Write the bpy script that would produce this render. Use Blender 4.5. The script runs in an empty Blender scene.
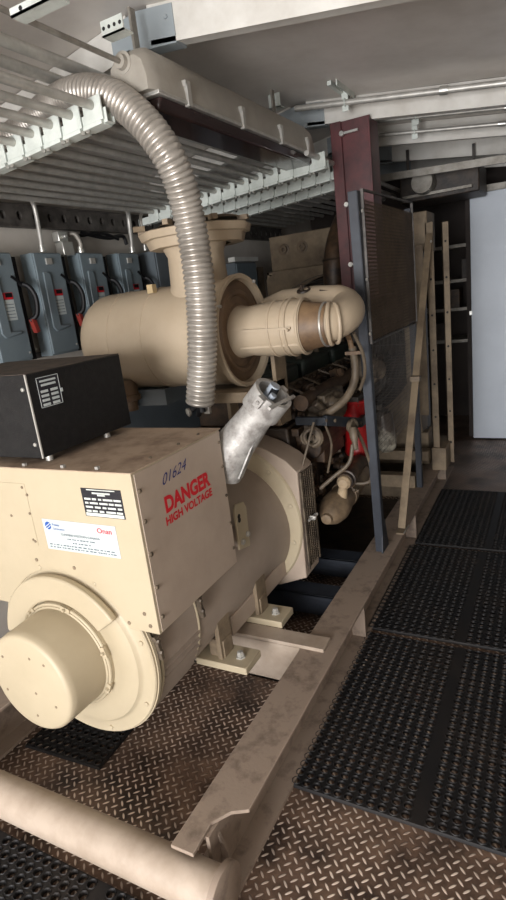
import bpy, bmesh, math, random
from mathutils import Vector, Matrix
random.seed(4)
PI=math.pi
S=bpy.context.scene
COL=S.collection

# ------------------------------------------------------------------ materials
def _nodes(name):
    m=bpy.data.materials.new(name); m.use_nodes=True
    nt=m.node_tree; return m,nt,nt.nodes,nt.links,nt.nodes['Principled BSDF']
def mat(name,col,rough=.55,metal=0.,col2=None,scale=8.,lo=.4,hi=.65,bump=0.,bscale=60.,spec=.5,detail=5.,stretch=None,rvar=0.):
    m,nt,N,L,b=_nodes(name)
    b.inputs['Roughness'].default_value=rough; b.inputs['Metallic'].default_value=metal
    b.inputs['Specular IOR Level'].default_value=spec
    tc=N.new('ShaderNodeTexCoord'); mp=N.new('ShaderNodeMapping'); L.new(tc.outputs['Object'],mp.inputs[0])
    if stretch: mp.inputs['Scale'].default_value=stretch
    if col2 is not None:
        n=N.new('ShaderNodeTexNoise'); n.inputs['Scale'].default_value=scale; n.inputs['Detail'].default_value=detail
        n.inputs['Roughness'].default_value=.65
        L.new(mp.outputs[0],n.inputs['Vector'])
        r=N.new('ShaderNodeValToRGB'); e=r.color_ramp.elements
        e[0].position=lo; e[0].color=(*col,1); e[1].position=hi; e[1].color=(*col2,1)
        L.new(n.outputs['Fac'],r.inputs[0]); L.new(r.outputs[0],b.inputs['Base Color'])
        if rvar:
            q=N.new('ShaderNodeMapRange'); q.inputs[3].default_value=rough-rvar; q.inputs[4].default_value=rough+rvar
            L.new(n.outputs['Fac'],q.inputs[0]); L.new(q.outputs[0],b.inputs['Roughness'])
    else: b.inputs['Base Color'].default_value=(*col,1)
    if bump:
        n2=N.new('ShaderNodeTexNoise'); n2.inputs['Scale'].default_value=bscale; n2.inputs['Detail'].default_value=4
        L.new(mp.outputs[0],n2.inputs['Vector'])
        bp=N.new('ShaderNodeBump'); bp.inputs['Strength'].default_value=bump; bp.inputs['Distance'].default_value=.004
        L.new(n2.outputs['Fac'],bp.inputs['Height']); L.new(bp.outputs[0],b.inputs['Normal'])
    return m
def sr(r,g,b):
    f=lambda c:(c/255/12.92) if c/255<=.04045 else ((c/255+.055)/1.055)**2.4
    return (f(r),f(g),f(b))

TAN   =mat('tan_paint',sr(178,165,140),.5,0,sr(170,157,132),3,.4,.7,.05,40)
TANB  =mat('tan_paint_side_shade',sr(172,156,141),.55,0,sr(160,144,129),6,.35,.75,.05,60)  # same tan, with the weaker, cooler side light mixed into the colour
TANTOP=mat('tan_paint_dusty_top',sr(168,148,128),.75,0,sr(122,102,86),9,.45,.72,.1,60)
DRUMM=mat('drum_paint',sr(150,136,123),.5,0,sr(138,124,111),5,.4,.7,.05,60)
FARM=mat('radiator_tan',sr(134,118,96),.65,0,sr(88,74,58),5,.4,.7,.1,50)
TANDRT=mat('tan_paint_grimy',sr(140,124,102),.6,0,sr(84,70,56),7,.38,.72,.15,50)
TANDK =mat('tan_paint_oily',sr(124,106,84),.5,0,sr(60,46,34),9,.35,.7,.2,50)
RAIL  =mat('rail_paint',sr(144,128,114),.6,0,sr(98,84,74),13,.5,.72,.12,90,detail=9)
RAILW =mat('tube_paint',sr(172,157,142),.55,0,sr(146,130,114),5,.42,.7,.1,70)
BRN   =mat('brown_inner_disc',sr(112,90,68),.5,0,sr(80,62,46),6,.4,.7,.05)
BOOT  =mat('brown_rubber_boot',sr(120,96,70),.55,0,sr(78,58,42),8,.4,.7,.15,70)
GREY  =mat('switch_grey_enamel',sr(112,124,130),.32,0,sr(104,116,123),4,.4,.7)
GREYL =mat('grey_enamel_plain',sr(98,106,112),.4,0,sr(88,96,101),4,.4,.7)
BLKBOX=mat('black_wrinkle_paint',sr(12,12,14),.5,0,sr(22,22,23),40,.45,.6,.35,260,spec=.35)
BLKTOP=mat('dusty_black_top',sr(84,72,62),.85,0,sr(48,42,38),22,.35,.7,.2,120)
BLK   =mat('black_plastic',(.006,.006,.007),.5,spec=.3)
RUB   =mat('black_rubber',sr(36,34,34),.5,0,sr(54,47,41),5,.45,.75,.1,120)
RUBD  =mat('mat_rubber',sr(22,21,22),.6,0,sr(38,32,28),4,.45,.8,.12,120,spec=.35,rvar=.1)
ALU   =mat('cast_aluminium',sr(186,184,180),.45,.35,sr(140,136,132),22,.4,.65,.25,120)
GALV  =mat('galvanised_conduit',sr(188,186,180),.42,.45,sr(166,164,158),16,.4,.65)
GALVD =mat('dull_galvanised',sr(150,146,138),.5,.4,sr(118,112,104),10,.4,.65)
FLEXM =mat('flexible_steel_jacket',sr(176,170,162),.34,.5,sr(150,144,136),10,.4,.65)
BRIGHT=mat('bright_zinc',sr(205,205,200),.3,.8)
WHITE =mat('white_enamel',sr(214,214,208),.5,0,sr(194,194,188),5,.4,.7)
STRUTW=mat('pale_strut',sr(206,212,206),.5,.1,sr(182,188,182),12,.4,.7)
SLOT  =mat('dirty_slotted_steel',sr(92,88,84),.55,.3,sr(56,52,50),12,.4,.65,.1)
CEIL  =mat('ceiling_sheet',sr(216,210,204),.42,.1,sr(196,189,182),2.2,.38,.7,.04,30,rvar=.08)
BEAM  =mat('ceiling_beam_paint',sr(206,204,198),.55,0,sr(184,180,172),4,.4,.7)
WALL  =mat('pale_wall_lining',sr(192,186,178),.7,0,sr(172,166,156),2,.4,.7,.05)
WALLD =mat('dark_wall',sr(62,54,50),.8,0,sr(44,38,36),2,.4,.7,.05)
RED   =mat('oxide_red_paint',sr(86,42,44),.42,0,sr(58,31,33),7,.42,.7,.08,60)
REDF  =mat('filter_red',sr(136,18,20),.35)
LABRED=mat('label_red',sr(198,32,44),.5)
LABRED2=mat('logo_red',sr(190,20,50),.5)
LABBLUE=mat('ink_blue',sr(34,44,110),.5)
LOGOBL=mat('logo_blue',sr(30,80,160),.5)
LABW  =mat('label_white',sr(182,190,190),.5)
LABK  =mat('label_black',sr(26,26,34),.4)
INK   =mat('label_ink',sr(80,92,104),.5)
ENG   =mat('engine_grime',sr(62,50,40),.5,.1,sr(24,19,16),13,.35,.65,.4,50)
ENGG  =mat('engine_green_black',sr(48,62,56),.45,0,sr(24,28,26),6,.35,.65,.3,50)
ENGB  =mat('engine_brown',sr(84,64,46),.5,.1,sr(30,22,17),12,.35,.65,.3,50)
CASTD =mat('dull_casting',sr(112,100,84),.5,.2,sr(60,50,42),14,.4,.65,.3,60)
BLUE  =mat('blue_grey_steel',sr(46,51,60),.5,.1,sr(33,36,43),8,.4,.7,.1)
SCRN  =mat('screen_steel',sr(92,78,64),.5,.3,sr(64,54,46),6,.4,.7,.1)
DARKI =mat('dark_interior',(.01,.009,.009),.8)
HOSE  =mat('tan_hose',sr(170,150,122),.5,0,sr(130,112,90),12,.4,.7)
LENS  =mat('smoked_lens',sr(58,44,44),.15,0,sr(50,38,38),3)
LIGHTH=mat('fixture_housing',sr(164,158,148),.5,0,sr(146,140,130),5,.4,.7)
DOORM =mat('door_pale_grey',sr(196,204,214),.45,0,sr(186,194,204),2,.4,.7,.04,30)
CAN=mat('canister_tan',sr(172,156,134),.5,0,sr(160,144,122),3,.4,.7,.05,40)
BARD=mat('dark_bar',sr(36,42,50),.45,0,sr(24,26,30),8)
HOSED=mat('dull_hose',sr(104,92,76),.55,0,sr(66,56,46),12,.4,.7)
CABLE =mat('cable_grey',sr(150,158,168),.4)

def diamond(name,base,base2,lug,cell=.031,lugw=.6):
    m,nt,N,L,b=_nodes(name)
    def M(op,a,bb=None,c=None):
        n=N.new('ShaderNodeMath'); n.operation=op
        for i,v in enumerate((a,bb,c)):
            if v is None: continue
            if isinstance(v,(int,float)): n.inputs[i].default_value=v
            else: L.new(v,n.inputs[i])
        return n.outputs[0]
    tc=N.new('ShaderNodeTexCoord'); sp=N.new('ShaderNodeSeparateXYZ'); L.new(tc.outputs['Object'],sp.inputs[0])
    u=M('DIVIDE',M('ADD',sp.outputs[0],sp.outputs[1]),cell*1.4142); v=M('DIVIDE',M('SUBTRACT',sp.outputs[1],sp.outputs[0]),cell*1.4142)
    par=M('FLOORED_MODULO',M('ADD',M('FLOOR',u),M('FLOOR',v)),2)
    fu=M('SUBTRACT',M('FRACT',u),.5); fv=M('SUBTRACT',M('FRACT',v),.5)
    a=fu; c=fv
    d=M('SUBTRACT',c,a)
    A=M('ADD',a,M('MULTIPLY',d,par)); B=M('SUBTRACT',c,M('MULTIPLY',d,par))
    e=M('ADD',M('POWER',M('DIVIDE',M('ABSOLUTE',A),.52),2),M('POWER',M('DIVIDE',M('ABSOLUTE',B),.155),2))
    h=M('SUBTRACT',1,e); mr=N.new('ShaderNodeMapRange'); mr.inputs[1].default_value=0; mr.inputs[2].default_value=.6
    L.new(h,mr.inputs[0]); hh=mr.outputs[0]
    n=N.new('ShaderNodeTexNoise'); n.inputs['Scale'].default_value=5; n.inputs['Detail'].default_value=8; n.inputs['Roughness'].default_value=.7
    L.new(tc.outputs['Object'],n.inputs['Vector'])
    r=N.new('ShaderNodeValToRGB'); el=r.color_ramp.elements; el[0].position=.38; el[0].color=(*base2,1); el[1].position=.62; el[1].color=(*base,1)
    L.new(n.outputs['Fac'],r.inputs[0])
    n3=N.new('ShaderNodeTexNoise'); n3.inputs['Scale'].default_value=3.3; n3.inputs['Detail'].default_value=7
    L.new(tc.outputs['Object'],n3.inputs['Vector'])
    wear=N.new('ShaderNodeMapRange'); wear.inputs[1].default_value=.36; wear.inputs[2].default_value=.6; wear.inputs[3].default_value=.12; wear.inputs[4].default_value=lugw
    L.new(n3.outputs['Fac'],wear.inputs[0])
    fac=M('MULTIPLY',hh,wear.outputs[0])
    mx=N.new('ShaderNodeMix'); mx.data_type='RGBA'; L.new(fac,mx.inputs[0]); L.new(r.outputs[0],mx.inputs[6]); mx.inputs[7].default_value=(*lug,1)
    L.new(mx.outputs[2],b.inputs['Base Color'])
    b.inputs['Roughness'].default_value=.48; b.inputs['Metallic'].default_value=.25
    n2=N.new('ShaderNodeTexNoise'); n2.inputs['Scale'].default_value=90; n2.inputs['Detail'].default_value=3; L.new(tc.outputs['Object'],n2.inputs['Vector'])
    ht=M('ADD',hh,M('MULTIPLY',n2.outputs['Fac'],.35))
    bp=N.new('ShaderNodeBump'); bp.inputs['Strength'].default_value=.9; bp.inputs['Distance'].default_value=.0025
    L.new(ht,bp.inputs['Height']); L.new(bp.outputs[0],b.inputs['Normal'])
    return m
FLOORM=diamond('tread_plate',sr(120,96,80),sr(52,40,34),sr(240,222,206),.026,.95)

# ------------------------------------------------------------------ mesh builder
class MB:
    def __init__(s): s.bm=bmesh.new()
    def _add(s,vs,fs,mx=None):
        v=[s.bm.verts.new(mx@Vector(p) if mx else p) for p in vs]
        for f in fs:
            try: s.bm.faces.new([v[i] for i in f])
            except ValueError: pass
        return s
    def box(s,a,b,mx=None):
        x0,y0,z0=[min(p,q) for p,q in zip(a,b)]; x1,y1,z1=[max(p,q) for p,q in zip(a,b)]
        return s._add([(x0,y0,z0),(x1,y0,z0),(x1,y1,z0),(x0,y1,z0),(x0,y0,z1),(x1,y0,z1),(x1,y1,z1),(x0,y1,z1)],
            [(0,3,2,1),(4,5,6,7),(0,1,5,4),(1,2,6,5),(2,3,7,6),(3,0,4,7)],mx)
    def prism(s,pts,ax,a,b):
        """pts 2D outline in the two axes other than ax, extruded from a to b"""
        def v3(p,t): return {0:(t,p[0],p[1]),1:(p[0],t,p[1]),2:(p[0],p[1],t)}[ax]
        n=len(pts)
        return s._add([v3(p,a) for p in pts]+[v3(p,b) for p in pts],
            [tuple(range(n-1,-1,-1)),tuple(range(n,2*n))]+[(i,(i+1)%n,n+(i+1)%n,n+i) for i in range(n)])
    def lathe(s,o,d,prof,n=32,caps=True,arc=None):
        """prof: list of (distance along d, radius) from o"""
        o=Vector(o); d=Vector(d).normalized(); q=d.to_track_quat('Z','Y').to_matrix()
        ux=q@Vector((1,0,0)); uy=q@Vector((0,1,0)); rings=[]
        for t,r in prof:
            c=o+d*t
            if r<=1e-6: rings.append([s.bm.verts.new(c)])
            else: rings.append([s.bm.verts.new(c+ux*(r*math.cos(2*PI*k/n))+uy*(r*math.sin(2*PI*k/n))) for k in range(n)])
        for A,B in zip(rings,rings[1:]):
            for k in range(n):
                k2=(k+1)%n
                if len(A)==1 and len(B)==1: continue
                if len(A)==1: s.bm.faces.new((A[0],B[k],B[k2]))
                elif len(B)==1: s.bm.faces.new((A[k],A[k2],B[0]))
                else: s.bm.faces.new((A[k],A[k2],B[k2],B[k]))
        if caps:
            if len(rings[0])>1: s.bm.faces.new(rings[0][::-1])
            if len(rings[-1])>1: s.bm.faces.new(rings[-1])
        return s
    def cyl(s,a,b,r,r2=None,n=20):
        a=Vector(a); b=Vector(b); return s.lathe(a,b-a,[(0,r),((b-a).length,r if r2 is None else r2)],n)
    def tube(s,pts,r,n=12,caps=True,rf=None):
        P=[Vector(p) for p in pts]; rings=[]; ref=None
        for i,p in enumerate(P):
            t=(P[min(i+1,len(P)-1)]-P[max(i-1,0)]).normalized()
            if ref is None:
                ref=t.orthogonal().normalized()
            ref=(ref-t*ref.dot(t)).normalized(); w=t.cross(ref); rr=rf(i) if rf else r
            rings.append([s.bm.verts.new(p+ref*(rr*math.cos(2*PI*k/n))+w*(rr*math.sin(2*PI*k/n))) for k in range(n)])
        for A,B in zip(rings,rings[1:]):
            for k in range(n): s.bm.faces.new((A[k],A[(k+1)%n],B[(k+1)%n],B[k]))
        if caps: s.bm.faces.new(rings[0][::-1]); s.bm.faces.new(rings[-1])
        return s
    def bar(s,a,b,w,h,up=(0,0,1)):
        a=Vector(a);b=Vector(b);d=(b-a).normalized(); u=Vector(up); x=d.cross(u).normalized(); z=x.cross(d)
        vs=[]
        for p in (a,b):
            for sx,sz in ((-1,-1),(1,-1),(1,1),(-1,1)): vs.append(tuple(p+x*(sx*w/2)+z*(sz*h/2)))
        return s._add(vs,[(0,1,2,3),(7,6,5,4),(0,4,5,1),(1,5,6,2),(2,6,7,3),(3,7,4,0)])
    def torus(s,c,d,R,r,n=36,m=10):
        d=Vector(d).normalized(); q=d.to_track_quat('Z','Y').to_matrix(); c=Vector(c)
        rings=[]
        for k in range(n):
            a=2*PI*k/n; e=q@Vector((math.cos(a),math.sin(a),0))
            rings.append([s.bm.verts.new(c+e*(R+r*math.cos(2*PI*j/m))+d*(r*math.sin(2*PI*j/m))) for j in range(m)])
        for k in range(n):
            A,B=rings[k],rings[(k+1)%n]
            for j in range(m): s.bm.faces.new((A[j],A[(j+1)%m],B[(j+1)%m],B[j]))
        return s
    def bolt(s,p,d,r=.009,h=.007): return s.lathe(p,d,[(0,r),(h*.7,r),(h,r*.7),(h,0)],6,False)
    def build(s,name,m,parent=None,smooth=35,bevel=0,loc=None):
        bmesh.ops.recalc_face_normals(s.bm,faces=s.bm.faces)
        me=bpy.data.meshes.new(name); s.bm.to_mesh(me); s.bm.free()
        me.materials.append(m)
        for p in me.polygons: p.use_smooth=True
        me.set_sharp_from_angle(angle=math.radians(smooth))
        o=bpy.data.objects.new(name,me); COL.objects.link(o)
        if parent is not None:
            o.parent=parent
            # geometry is written in world units: cancel the parent's offset
            pm=Matrix.Identity(4)
            q=parent
            while q is not None: pm=q.matrix_basis@pm if False else Matrix.Translation(q.location)@pm; q=q.parent
            me.transform(pm.inverted())
        elif loc is not None:
            o.location=loc; me.transform(Matrix.Translation(loc).inverted())
        if bevel:
            b=o.modifiers.new('bevel','BEVEL'); b.width=bevel; b.segments=2; b.limit_method='ANGLE'; b.angle_limit=math.radians(40)
        return o
def each(mb,name,m,parent,label=None,smooth=35,bevel=0):
    """every loose island of mb becomes a part of its own"""
    bm=mb.bm; bm.verts.ensure_lookup_table(); seen=set(); out=[]
    for v in bm.verts:
        if v in seen: continue
        st=[v]; seen.add(v); isl=[]
        while st:
            a=st.pop(); isl.append(a)
            for e in a.link_edges:
                b=e.other_vert(a)
                if b not in seen: seen.add(b); st.append(b)
        n=MB(); mp={a:n.bm.verts.new(a.co) for a in isl}; fs=set(f for a in isl for f in a.link_faces)
        for f in sorted(fs,key=lambda f:f.index): n.bm.faces.new([mp[a] for a in f.verts])
        o=n.build(name,m,parent,smooth,bevel)
        if label: o['label']=label
        out.append(o)
    bm.free(); return out
def tag(o,label,cat,group=None):
    o['label']=label; o['category']=cat
    if group: o['group']=group
    return o
def thing(name,label,cat,loc,group=None):
    o=bpy.data.objects.new(name,None); COL.objects.link(o); o.location=loc; o.empty_display_size=.1
    return tag(o,label,cat,group)
def struct(o): o['kind']='structure'; return o
def plab(o,l): o['label']=l; return o
def copy_tree(o,parent=None):
    c=o.copy(); COL.objects.link(c)
    if parent: c.parent=parent
    for ch in list(o.children): copy_tree(ch,c)
    return c
def spline(pts,k=8):
    P=[Vector(p) for p in pts]; P=[P[0]*2-P[1]]+P+[P[-1]*2-P[-2]]; out=[]
    for i in range(1,len(P)-2):
        a,b,c,d=P[i-1:i+3]
        for j in range(k):
            t=j/k
            out.append(.5*((2*b)+(c-a)*t+(2*a-5*b+4*c-d)*t*t+(3*b-a-3*c+d)*t**3))
    out.append(P[-2]); return out
def text(body,name,m,parent,origin,ux,uy,width,height,bold=0.,ext=.0006,shear=0.):
    """lettering lying in the plane spanned by ux,uy with its lower left at origin"""
    cu=bpy.data.curves.new(name,'FONT'); cu.body=body; cu.size=1; cu.offset=bold; cu.extrude=0; cu.resolution_u=3; cu.shear=shear
    t=bpy.data.objects.new(name,cu); COL.objects.link(t)
    bpy.context.view_layer.update()
    dg=bpy.context.evaluated_depsgraph_get()
    me=bpy.data.meshes.new_from_object(t.evaluated_get(dg))
    bpy.data.objects.remove(t)
    xs=[v.co.x for v in me.vertices]; ys=[v.co.y for v in me.vertices]
    x0,x1,y0,y1=min(xs),max(xs),min(ys),max(ys)
    ux=Vector(ux); uy=Vector(uy); nn=ux.cross(uy).normalized(); o0=Vector(origin)
    for v in me.vertices:
        v.co=o0+ux*((v.co.x-x0)/(x1-x0)*width)+uy*((v.co.y-y0)/(y1-y0)*height)+nn*ext
    me.name=name; me.materials.clear(); me.materials.append(m)
    o=bpy.data.objects.new(name,me); COL.objects.link(o); o.parent=parent
    off=Vector((0,0,0)); q=parent
    while q is not None: off+=q.location; q=q.parent
    me.transform(Matrix.Translation(off).inverted())
    return o

# ------------------------------------------------------------------ the enclosure
XL,XR,YB,YE=-2.56,.55,-3.2,6.6
RX,RZ=-1.4,2.66            # ridge of the roof sheet
ZL=2.46; ZR=2.40           # eaves
struct(MB().box((XL-.1,YB-.1,-.06),(XR+.1,YE+.1,0)).build('floor',FLOORM))
struct(MB().box((XL-.1,YB,0),(XL,YE,ZL+.1)).build('wall_left',WALL))
struct(MB().box((XR,YB,0),(XR+.1,YE,ZR+.2)).build('wall_right',WALL))
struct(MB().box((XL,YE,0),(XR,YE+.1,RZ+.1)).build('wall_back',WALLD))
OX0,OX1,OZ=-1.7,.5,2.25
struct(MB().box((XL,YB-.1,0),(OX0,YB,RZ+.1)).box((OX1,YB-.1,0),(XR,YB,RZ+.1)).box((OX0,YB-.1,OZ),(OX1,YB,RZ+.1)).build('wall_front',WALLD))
struct(MB().prism([(XL-.1,ZL-.008),(RX,RZ),(XR+.1,ZR-.008),(XR+.1,ZR+.05),(RX,RZ+.06),(XL-.1,ZL+.05)],1,YB,YE).build('ceiling',CEIL))
GUS=mat('gusset_grey',sr(140,148,152),.5)
kL=(RZ-ZL)/(RX-XL); kR=(RZ-ZR)/(XR-RX)
def zc(x): return RZ-(RX-x)*kL if x<RX else RZ-(x-RX)*kR
tn=1
for y in (-2.5,-1.0,.55,2.06,3.6,4.45,5.2,5.9):
    h=.125
    for a,b in ((XL,RX-.05),(RX+.05,XR)):
        m=MB()
        m._add([(a,y-.03,zc(a)-h),(b,y-.03,zc(b)-h),(b,y+.03,zc(b)-h),(a,y+.03,zc(a)-h),(a,y-.03,zc(a)),(b,y-.03,zc(b)),(b,y+.03,zc(b)),(a,y+.03,zc(a))],
            [(0,3,2,1),(4,5,6,7),(0,1,5,4),(1,2,6,5),(2,3,7,6),(3,0,4,7)])
        # lip of the rolled channel
        m._add([(a,y-.034,zc(a)-h-.004),(b,y-.034,zc(b)-h-.004),(b,y-.03,zc(b)-h-.004),(a,y-.03,zc(a)-h-.004),(a,y-.034,zc(a)-h+.012),(b,y-.034,zc(b)-h+.012),(b,y-.03,zc(b)-h+.012),(a,y-.03,zc(a)-h+.012)],
            [(0,3,2,1),(4,5,6,7),(0,1,5,4),(1,2,6,5),(2,3,7,6),(3,0,4,7)])
        struct(m.build('trim_%d'%tn,BEAM)); tn+=1
    g=MB(); 
    g.prism([(RX-.13,zc(RX-.13)-.128),(RX,RZ-.14),(RX+.16,zc(RX+.16)-.134),(RX+.16,zc(RX+.16)-.01),(RX,RZ-.012),(RX-.13,zc(RX-.13)-.01)],1,y-.034,y+.034)
    for sx in (-.1,.13): g.bolt((RX+sx,y-.034,zc(RX+sx)-.05),(0,-1,0),.008,.006)
    struct(g.build('trim_%d'%tn,GUS)); tn+=1

# ------------------------------------------------------------------ rubber mats
def mat_mesh(x0,y0,nx,ny,p,t,hr,rim=.003,skipx=0,z0=0):
    m=MB(); bm=m.bm; K=10
    for i in range(nx):
        for j in range(ny):
            cx=x0+(i+.5)*p; cy=y0+(j+.5)*p; h=p/2
            if skipx and (i%skipx==skipx-1): 
                vs=[bm.verts.new(v) for v in ((cx-h,cy-h,z0+t),(cx+h,cy-h,z0+t),(cx+h,cy+h,z0+t),(cx-h,cy+h,z0+t))]; bm.faces.new(vs); continue
            sq=[]
            for k in range(K*0+8):
                a=2*PI*k/8+PI/8*0
                c,s_=math.cos(a),math.sin(a); q=max(abs(c),abs(s_)); sq.append(bm.verts.new((cx+c/q*h,cy+s_/q*h,z0+t)))
            def ring(r,z): return [bm.verts.new((cx+r*math.cos(2*PI*k/8),cy+r*math.sin(2*PI*k/8),z)) for k in range(8)]
            r1=ring(hr+.0035,z0+t); r2=ring(hr+.0015,z0+t+rim); r3=ring(hr,z0+t+rim*.6); r4=ring(hr*.96,z0+.0015)
            for A,B in ((sq,r1),(r1,r2),(r2,r3),(r3,r4)):
                for k in range(8): bm.faces.new((A[k],A[(k+1)%8],B[(k+1)%8],B[k]))
    X1=x0+nx*p; Y1=y0+ny*p; b=.003
    # bevelled border
    o=[(x0-b,y0-b,z0+.002),(X1+b,y0-b,z0+.002),(X1+b,Y1+b,z0+.002),(x0-b,Y1+b,z0+.002)]; n=[(x0,y0,z0+t),(X1,y0,z0+t),(X1,Y1,z0+t),(x0,Y1,z0+t)]
    O=[bm.verts.new(v) for v in o]; I=[bm.verts.new(v) for v in n]; B0=[bm.verts.new((v[0],v[1],z0)) for v in o]
    for k in range(4):
        bm.faces.new((O[k],O[(k+1)%4],I[(k+1)%4],I[k])); bm.faces.new((B0[k],B0[(k+1)%4],O[(k+1)%4],O[k]))
    return m
G='perforated rubber floor mats'
def put_mat(label,loc,rz,*a,**k):
    o=mat_mesh(*a,**k).build('rubber_mat',RUBD,smooth=50); o.location=loc; o.rotation_euler.z=rz
    return tag(o,label,'floor mat',G)
put_mat('black perforated rubber mat nearest the camera on the right walkway beside bare tread plate',(-.765,1.335,0),0,0,0,24,25,.0365,.011,.0135,skipx=12)
put_mat('black perforated rubber mat in the middle of the walkway, just beyond the nearest one',(-.775,2.285,0),0,0,0,24,25,.0365,.012,.0135,skipx=12)
put_mat('black perforated rubber mat on the walkway beside the foot of the tan diagonal brace',(-.755,3.235,0),0,0,0,24,26,.0365,.012,.0135,skipx=12)
put_mat('black perforated rubber mat in front of the thick tan cross tube, bottom left',(-2.42,.095,0),0,0,0,40,20,.0365,.014,.0135,skipx=12)
put_mat('small black rubber mat piece under the round end cover of the generator',(-1.81,1.13,.001),math.radians(3),0,0,10,6,.0365,.01,.0125)
put_mat('black perforated rubber mat beyond the left skid rail behind the round end cover',(-2.5,1.75,0),0,0,0,14,24,.0365,.012,.0115)

# ------------------------------------------------------------------ skid frame
sk=thing('skid_frame','tan steel skid frame with long rail and round cross tube under the generator set','frame',(-1.35,.88,0))
def rail(xc,name,side):
    yE=4.75
    o=[(xc-.076,.885),(xc-.002,.885),(xc-.006,.985),(xc+.03,1.035),(xc+.076,1.06),(xc+.076,yE),(xc-.076,yE)]
    if side<0: o=[(2*xc-x,y) for x,y in o][::-1]
    r=MB().prism(o,2,.178,.19).build(name,RAIL,sk,bevel=.002)
    MB().box((xc-.006,.95,.012),(xc+.006,yE,.178)).build('web',RAIL,r)
    MB().box((xc-.076,.93,0),(xc+.076,yE,.012)).build('lower_flange',RAIL,r)
    m=MB()
    for y in (1.08,2.2,3.3,4.4): m.box((xc+.006,y,.012),(xc+.07,y+.01,.178)) if y>1.1 else None
    m.prism([(xc-.006,.012),(xc+.03,.012),(xc+.03,.09),(xc-.006,.178)],1,.99,1.0)
    each(m,'stiffener',RAIL,r)
    return r
rail(-.826,'rail',1); rail(-1.93,'rail',-1)
t=MB().lathe((-2.25,.878,.1),(1,0,0),[(0,.061),(1.5,.061)],36).build('cross_tube',RAILW,sk)
e=MB().lathe((-.752,.878,.1),(1,0,0),[(0,.061),(0,.080),(.018,.080),(.020,.077),(.020,0)],36,False); e.build('end_disc',RAIL,t)
m=MB(); m.bar((-.77,.9,.185),(-.88,.875,.172),.02,.012)
# cross members
c=MB(); c.box((-1.86,1.80,.19),(-.80,1.885,.206)); c.build('cross_plate',RAILW,sk,bevel=.002)
c=MB(); c.box((-1.86,1.80,.0),(-.905,1.812,.178)); c.box((-1.86,1.80,0),(-.905,1.89,.01)); c.box((-1.86,1.80,.178),(-.905,1.89,.1895)); c.build('cross_member',RAILW,sk)
for y in (2.24,2.62): 
    c=MB(); c.box((-1.86,y,.06),(-.9,y+.012,.17)); c.box((-1.86,y,.158),(-.9,y+.11,.17)); plab(c.build('cross_member',BLUE,sk,bevel=.002),'blue-grey steel cross member')
c=MB(); c.box((-1.86,4.0,.0),(-.9,4.02,.18)); c.box((-1.86,4.4,.0),(-.9,4.42,.18)); c.build('cross_member',TANDRT,sk)

# ------------------------------------------------------------------ alternator
CX,CZ=-1.44,.502
al=thing('generator','tan high-voltage generator with round end cover and square junction housing bolted on the skid','generator',(CX,1.7,.206))
# drum
dr=MB().lathe((CX,1.19,CZ),(0,1,0),[(0,.315),(.02,.322),(.9,.322),(1.0,.33),(1.06,.338)],64).build('drum',DRUMM,al)
# ribs on the lower front of the drum (cooling louvres)
m=MB()
for i in range(13):
    a=math.radians(-8-i*5.2)
    p=Vector((CX+.327*math.cos(a),0,CZ+.327*math.sin(a))); d=Vector((math.cos(a),0,math.sin(a)))
    m._add([tuple(p+Vector((0,y,0))+dd) for y in (1.225,1.44) for dd in (d*-.012+Vector((-math.sin(a),0,math.cos(a)))*.009,d*.006+Vector((-math.sin(a),0,math.cos(a)))*.002,d*-.012-Vector((-math.sin(a),0,math.cos(a)))*.009)],
        [(0,1,4,3),(1,2,5,4),(0,3,5,2),(0,2,1),(3,4,5)])
m.build('louvre_ribs',DRUMM,dr)
m=MB()
for y,r in ((1.18,.338),(1.205,.333)):
    m.lathe((CX,y,CZ),(0,1,0),[(0,r-.01),(0,r),(.012,r),(.012,r-.01)],64,False)
m.torus((CX,1.445,CZ),(0,1,0),.322,.005,64,6); each(m,'band',TAN,dr)
# clips on the band
for (y,ang) in ((1.20,18),(1.45,18)):
    a=math.radians(ang-8); d=Vector((math.cos(a),0,math.sin(a))); p=Vector((CX,y,CZ))+d*.335
    m=MB(); m.bar(p+Vector((0,0,.035)),p-Vector((-.012,0,.045)),.02,.012,(0,1,0)); m.bolt(tuple(p+Vector((.006,0,.02))),(1,0,0),.009,.012); m.bolt(tuple(p+Vector((.01,0,-.02))),(1,0,0),.009,.012); m.cyl(p+Vector((.004,-.012,.03)),p+Vector((.004,.012,.03)),.009)
    plab(m.build('band_clip',CASTD,dr),'dirty metal band clip')
# end bell (front disc) with stepped rim and groove
eb=MB().lathe((CX,1.19,CZ),(0,-1,0),[(0,.334),(.018,.334),(.022,.330),(.022,.290),(.026,.284),(.036,.276),(.04,.262),(.04,.205),(.034,.196),(.034,0)],72).build('end_bell',TAN,al)
m=MB()
for k in range(8):
    a=2*PI*(k+.35)/8; m.bolt((CX+.312*math.cos(a),1.168,CZ+.312*math.sin(a)),(0,-1,0),.0085,.006)
each(m,'bolt',TAN,eb)
# step plate with notch at the right of the bell
m=MB(); pts=[]
for k in range(29):
    a=math.radians(36+k*(172-36)/28); pts.append((CX+.292*math.cos(a),CZ+.292*math.sin(a)))
for k in range(28,-1,-1):
    a=math.radians(36+k*(172-36)/28); pts.append((CX+.203*math.cos(a),CZ+.203*math.sin(a)))
m.prism(pts,1,1.128,1.155); m.build('hood',TAN,eb,bevel=.006)
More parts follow.
